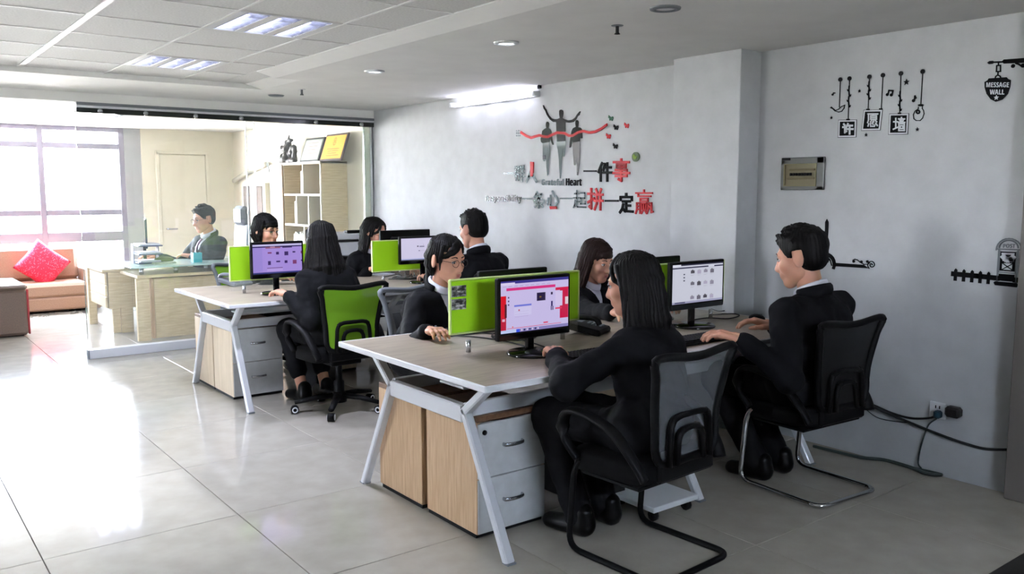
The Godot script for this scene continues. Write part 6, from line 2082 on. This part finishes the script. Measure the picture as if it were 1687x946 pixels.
	ball(bgm, Vector3(0, 0.032, 0), Vector3(0.10, 0.034, 0.06), 8, 12)
	obj("pouch", bgm, mat(Color(0.42, 0.46, 0.28), 0.8), bg)
	# the man's chair
	var c := thing("executive_chair", "grey high backed chair with a headrest behind the man in profile", "chair", Vector3(3.12, 0, -9.42), -PI / 2)
	obj("seat", bx(Vector3(0, 0.43, 0), Vector3(0.5, 0.09, 0.48), 0.035), M.grey, c)
	obj("backrest", bx(Vector3(0, 0.80, -0.30), Vector3(0.42, 0.62, 0.05), 0.02, Basis(Vector3.RIGHT, -0.08)), mat(Color(0.55, 0.60, 0.64), 0.6), c)
	obj("headrest", bx(Vector3(0, 1.20, -0.31), Vector3(0.30, 0.22, 0.10), 0.04), mat(Color(0.36, 0.38, 0.40), 0.6), c)
	obj("column", rod(Vector3(0, 0.08, 0), Vector3(0, 0.40, 0), 0.03), M.black, c)
	for k in 5:
		var a := TAU * k / 5
		obj("base_arm", tube(mb(true), [Vector3(0, 0.09, 0), Vector3(cos(a) * 0.3, 0.05, sin(a) * 0.3)], 0.024, 8), M.black, c)
		var cs := mb(true)
		ball(cs, Vector3(cos(a) * 0.3, 0.026, sin(a) * 0.3), Vector3(0.026, 0.026, 0.026), 6, 8)
		obj("caster", cs, M.black, c)
	for s in [-1.0, 1.0]:
		obj("armrest", tube(mb(true), rounded([Vector3(s * 0.26, 0.42, 0.1), Vector3(s * 0.28, 0.64, 0.12), Vector3(s * 0.28, 0.65, -0.2)], 0.05), 0.018, 8), M.grey, c)
	bookcase()
func bookcase() -> void:
	# stands against the office wall, open front towards -x
	var x0 := 4.09
	var z0 := -8.76
	var z1 := -10.17
	var H := 1.80
	var zp := -9.80    # where the tall side door begins
	var t := thing("bookcase", "tall pale oak bookcase with open shelves behind the glass, frames on its top", "bookcase")
	var edge := mat(Color(0.80, 0.76, 0.68), 0.5)
	obj("side_panel", bx(Vector3((x0 + XW) / 2, H / 2, z0 - 0.01), Vector3(XW - x0 - 0.01, H, 0.02), 0.002), M.oak_flat, t)
	obj("side_panel", bx(Vector3((x0 + XW) / 2, H / 2, z1 + 0.01), Vector3(XW - x0 - 0.01, H, 0.02), 0.002), M.oak_flat, t)
	obj("divider_panel", bx(Vector3((x0 + XW) / 2, H / 2, zp), Vector3(XW - x0 - 0.01, H - 0.02, 0.02), 0.002), M.oak_flat, t)
	obj("back_panel", bx(Vector3(XW - 0.015, H / 2, (z0 + z1) / 2), Vector3(0.012, H - 0.02, absf(z1 - z0) - 0.04)), M.oak_flat, t)
	obj("top_panel", bx(Vector3((x0 + XW) / 2, H - 0.012, (z0 + z1) / 2), Vector3(XW - x0 - 0.01, 0.024, absf(z1 - z0)), 0.002), M.oak_flat, t)
	obj("tall_door", bx(Vector3(x0 - 0.008, H / 2, (zp + z1) / 2), Vector3(0.016, H - 0.02, absf(zp - z1) - 0.006), 0.002), M.oak_up, t)
	var e := mb()
	box(e, Vector3(x0 - 0.004, H - 0.012, (z0 + zp) / 2), Vector3(0.008, 0.026, absf(zp - z0)))
	box(e, Vector3(x0 - 0.004, H / 2, z0 - 0.01), Vector3(0.008, H, 0.022))
	obj("edge_strip", e, edge, t)
	var hs := [1.43, 1.08, 0.74, 0.40]
	for y in hs:
		var s := obj("shelf", bx(Vector3((x0 + XW) / 2 - 0.01, y, (z0 + zp) / 2), Vector3(XW - x0 - 0.04, 0.022, absf(zp - z0) - 0.04), 0.002), M.oak_flat, t)
		obj("shelf_edge", bx(Vector3(x0 + 0.002, y, (z0 + zp) / 2), Vector3(0.006, 0.024, absf(zp - z0) - 0.04)), edge, s)
	var dv := [[1.43, H, -9.27], [1.08, 1.43, -9.13], [1.08, 1.43, -9.46], [0.74, 1.08, -9.27], [0.40, 0.74, -9.27]]
	for d in dv:
		obj("upright", bx(Vector3((x0 + XW) / 2 - 0.01, (d[0] + d[1]) / 2, d[2]), Vector3(XW - x0 - 0.04, d[1] - d[0] - 0.022, 0.02), 0.002), edge, t)
	# things on the shelves
	var fr := thing("leaning_photo", "small dark framed picture leaning in the bookcase's upper right compartment", "picture frame", Vector3(x0 + 0.19, 1.442, -8.95))
	obj("frame", bx(Vector3(0, 0.11, 0), Vector3(0.015, 0.22, 0.17), 0.003, Basis(Vector3.BACK, -0.3)), M.dark, fr)
	obj("print", bx(Vector3(-0.009, 0.11, 0), Vector3(0.004, 0.18, 0.13), 0.0, Basis(Vector3.BACK, -0.3)), M.shirt, fr)
	var bks := [[-9.36, 1.442, 0.12, Color(0.80, 0.80, 0.78), "pale book leaning in the upper left compartment of the bookcase"], [-8.88, 1.092, 0.05, Color(0.55, 0.66, 0.60), "greenish folder standing in the middle row of the bookcase"], [-9.22, 1.092, 0.04, Color(0.70, 0.74, 0.70), "pale folder standing left of the greenish folder in the bookcase"], [-9.58, 1.092, 0.06, Color(0.85, 0.80, 0.70), "cream folder in the middle row's left compartment of the bookcase"]]
	for b in bks:
		var o := thing("folder", b[4], "book", Vector3(x0 + 0.15, b[1], b[0]))
		obj("cover", bx(Vector3(0, 0.13, 0), Vector3(0.2, 0.26, b[2]), 0.003), mat(b[3], 0.5), o)
	for k in 7:
		var o := thing("book", "thin book in the row on the bookcase's third shelf, spine outward", "book", Vector3(x0 + 0.12, 0.752, -9.35 - 0.045 * k), 0.0, "row of thin books on the third shelf")
		obj("cover", bx(Vector3(0, 0.11 + 0.006 * (k % 3), 0), Vector3(0.16, 0.22 + 0.012 * (k % 3), 0.036), 0.003), mat([Color(0.82, 0.80, 0.72), Color(0.62, 0.70, 0.62), Color(0.86, 0.84, 0.80)][k % 3], 0.5), o)
	# frames and figure on top
	var spec := [[-9.60, -9.10, 0.30, Color(0.10, 0.12, 0.11), Color(0.70, 0.73, 0.69), "black framed white certificate leaning on top of the bookcase"], [-9.06, -8.52, 0.32, Color(0.24, 0.16, 0.17), Color(0.90, 0.66, 0.10), "framed orange yellow certificate leaning on top of the bookcase"]]
	for s in spec:
		var wz: float = absf(s[1] - s[0])
		var f := thing("certificate_frame", s[5], "picture frame", Vector3(x0 + 0.13, H, (s[0] + s[1]) / 2))
		var bs := Basis(Vector3.BACK, -0.33)
		var hh: float = s[2]
		obj("frame", bx(bs * Vector3(0, hh / 2, 0), Vector3(0.022, hh, wz), 0.004, bs), mat(s[3], 0.4), f)
		obj("sheet", bx(bs * Vector3(-0.012, hh / 2, 0), Vector3(0.004, hh - 0.05, wz - 0.05), 0.0, bs), mat(s[4], 0.5), f)
		var pr := mb()
		if s[4].b < 0.5:
			for k in 10:
				var a := TAU * k / 10
				var b := TAU * (k + 1) / 10
				var c := Vector3(-0.015, hh * 0.70, 0.0)
				box(pr, bs * (c + Vector3(0, sin((a + b) / 2) * 0.042, cos((a + b) / 2) * 0.032)), Vector3(0.002, 0.010, 0.012), 0.0, bs)
			box(pr, bs * Vector3(-0.015, hh * 0.70, 0), Vector3(0.002, 0.03, 0.012), 0.0, bs)
		for k in 4:
			box(pr, bs * Vector3(-0.015, hh * (0.44 - 0.08 * k) if s[4].b < 0.5 else hh * (0.78 - 0.14 * k), 0.02 * (k % 2)), Vector3(0.002, 0.006, wz * (0.55 - 0.08 * (k % 3))), 0.0, bs)
		obj("print", pr, mat(Color(0.52, 0.36, 0.10) if s[4].b < 0.5 else Color(0.60, 0.52, 0.50), 0.6), f)
	var st := thing("carved_figure", "dark carved figurine with small branches on top of the bookcase", "figurine", Vector3(x0 + 0.15, H, -9.98))
	var bb := [[Vector3(-0.0, 0.03, -0.2), Vector3(0, 0.03, 0.2), 0.035, 0.035], [Vector3(0, 0.05, -0.08), Vector3(0, 0.17, -0.02), 0.06, 0.05], [Vector3(0, 0.17, -0.02), Vector3(0, 0.25, 0.02), 0.045, 0.035], [Vector3(0, 0.26, -0.02), Vector3(0, 0.28, 0.10), 0.03, 0.02], [Vector3(0, 0.27, 0.0), Vector3(0, 0.34, 0.03), 0.02, 0.006], [Vector3(0, 0.12, 0.05), Vector3(0, 0.19, 0.16), 0.045, 0.03], [Vector3(0, 0.16, -0.08), Vector3(0, 0.2, -0.20), 0.03, 0.035], [Vector3(0, 0.06, -0.16), Vector3(0, 0.11, -0.19), 0.04, 0.03], [Vector3(0, 0.06, 0.14), Vector3(0, 0.14, 0.18), 0.04, 0.025]]
	obj("carving", sdf_mesh(bb, 0.025, 0.009, [], [], 0.022, 91), tri_mat(noise_tex(0.05, Color(0.10, 0.10, 0.10), Color(0.26, 0.22, 0.20), 256, 4, 92), Vector3(6, 6, 6), 0.35), st)
	# tall grey cabinet doors further along the wall
	var c := thing("wall_cabinet", "cream cabinet with two tall grey glass doors beyond the bookcase", "cabinet")
	obj("body", bx(Vector3(XW - 0.03, 0.79, -11.47), Vector3(0.06, 1.58, 0.86), 0.004), M.cream, c)
	for k in 2:
		var d := obj("door", bx(Vector3(XW - 0.066, 0.80, -11.70 + 0.46 * k), Vector3(0.012, 1.48, 0.22), 0.003), mat(Color(0.50, 0.46, 0.44), 0.15), c)
		obj("handle", bx(Vector3(XW - 0.08, 0.92, -11.60 + 0.46 * k), Vector3(0.015, 0.1, 0.012), 0.003), M.steel, d)
	# pipe and dangling wire
	var p0 := at_x(386, 298, XW - 0.05)
	var p1 := at_x(440, 270, XW - 0.05)
	var pi := thing("wrapped_pipe", "wrapped grey air conditioning pipe crossing the office wall", "pipe")
	obj("sleeve", tube(mb(true), smooth_path([p0, p0.lerp(p1, 0.5) + Vector3(0, 0.02, 0), p1], 5), 0.035, 10), mat(Color(0.72, 0.70, 0.64), 0.7), pi)
	obj("wall_bracket", bx(p0 + Vector3(0.02, 0, 0), Vector3(0.06, 0.09, 0.07), 0.006), M.cream, pi)
	cable("dangling_wire", [p1, p1 + Vector3(0.02, -0.10, 0.02), p1 + Vector3(0.02, -0.25, 0.05), p1 + Vector3(0.03, -0.33, 0.1), p1 + Vector3(0.03, -0.25, 0.02)], 0.006, M.grey, "grey wire dangling from the end of the wrapped pipe")
	# printer on a low cabinet in front of the glass
	var q := at_z(560, 417, -7.6)
	var lc := thing("low_cabinet", "low pale cabinet carrying the printer, beside the glass partition", "cabinet", Vector3(q.x + 0.05, 0, -7.75))
	obj("body", bx(Vector3(0, 0.40, 0), Vector3(0.6, 0.80, 0.4), 0.004), M.case, lc)
	obj("door", bx(Vector3(0, 0.41, 0.205), Vector3(0.58, 0.74, 0.014), 0.003), M.drawer, lc)
	var pr := thing("printer", "white and black office printer behind the long haired glasses wearer", "printer", Vector3(q.x + 0.08, 0.80, -7.72))
	obj("body", bx(Vector3(0, 0.10, 0), Vector3(0.40, 0.19, 0.36), 0.015), M.white, pr)
	obj("scanner_lid", bx(Vector3(0, 0.235, -0.01), Vector3(0.40, 0.07, 0.36), 0.012), M.white, pr)
	obj("paper_slot", bx(Vector3(0, 0.195, 0.03), Vector3(0.36, 0.02, 0.32), 0.003), M.dark, pr)
	obj("control_panel", bx(Vector3(0.08, 0.28, 0.13), Vector3(0.2, 0.03, 0.08), 0.006), M.black, pr)
	obj("paper_tray", bx(Vector3(0, 0.05, 0.20), Vector3(0.26, 0.02, 0.12), 0.004), M.grey, pr)

func _ready() -> void:
	rng.seed = 20240
	daylight()
	materials()
	setting()
	lamps()
	lounge()
	back_office()
	workplaces()
	people()
	slogan()
	wish_wall()
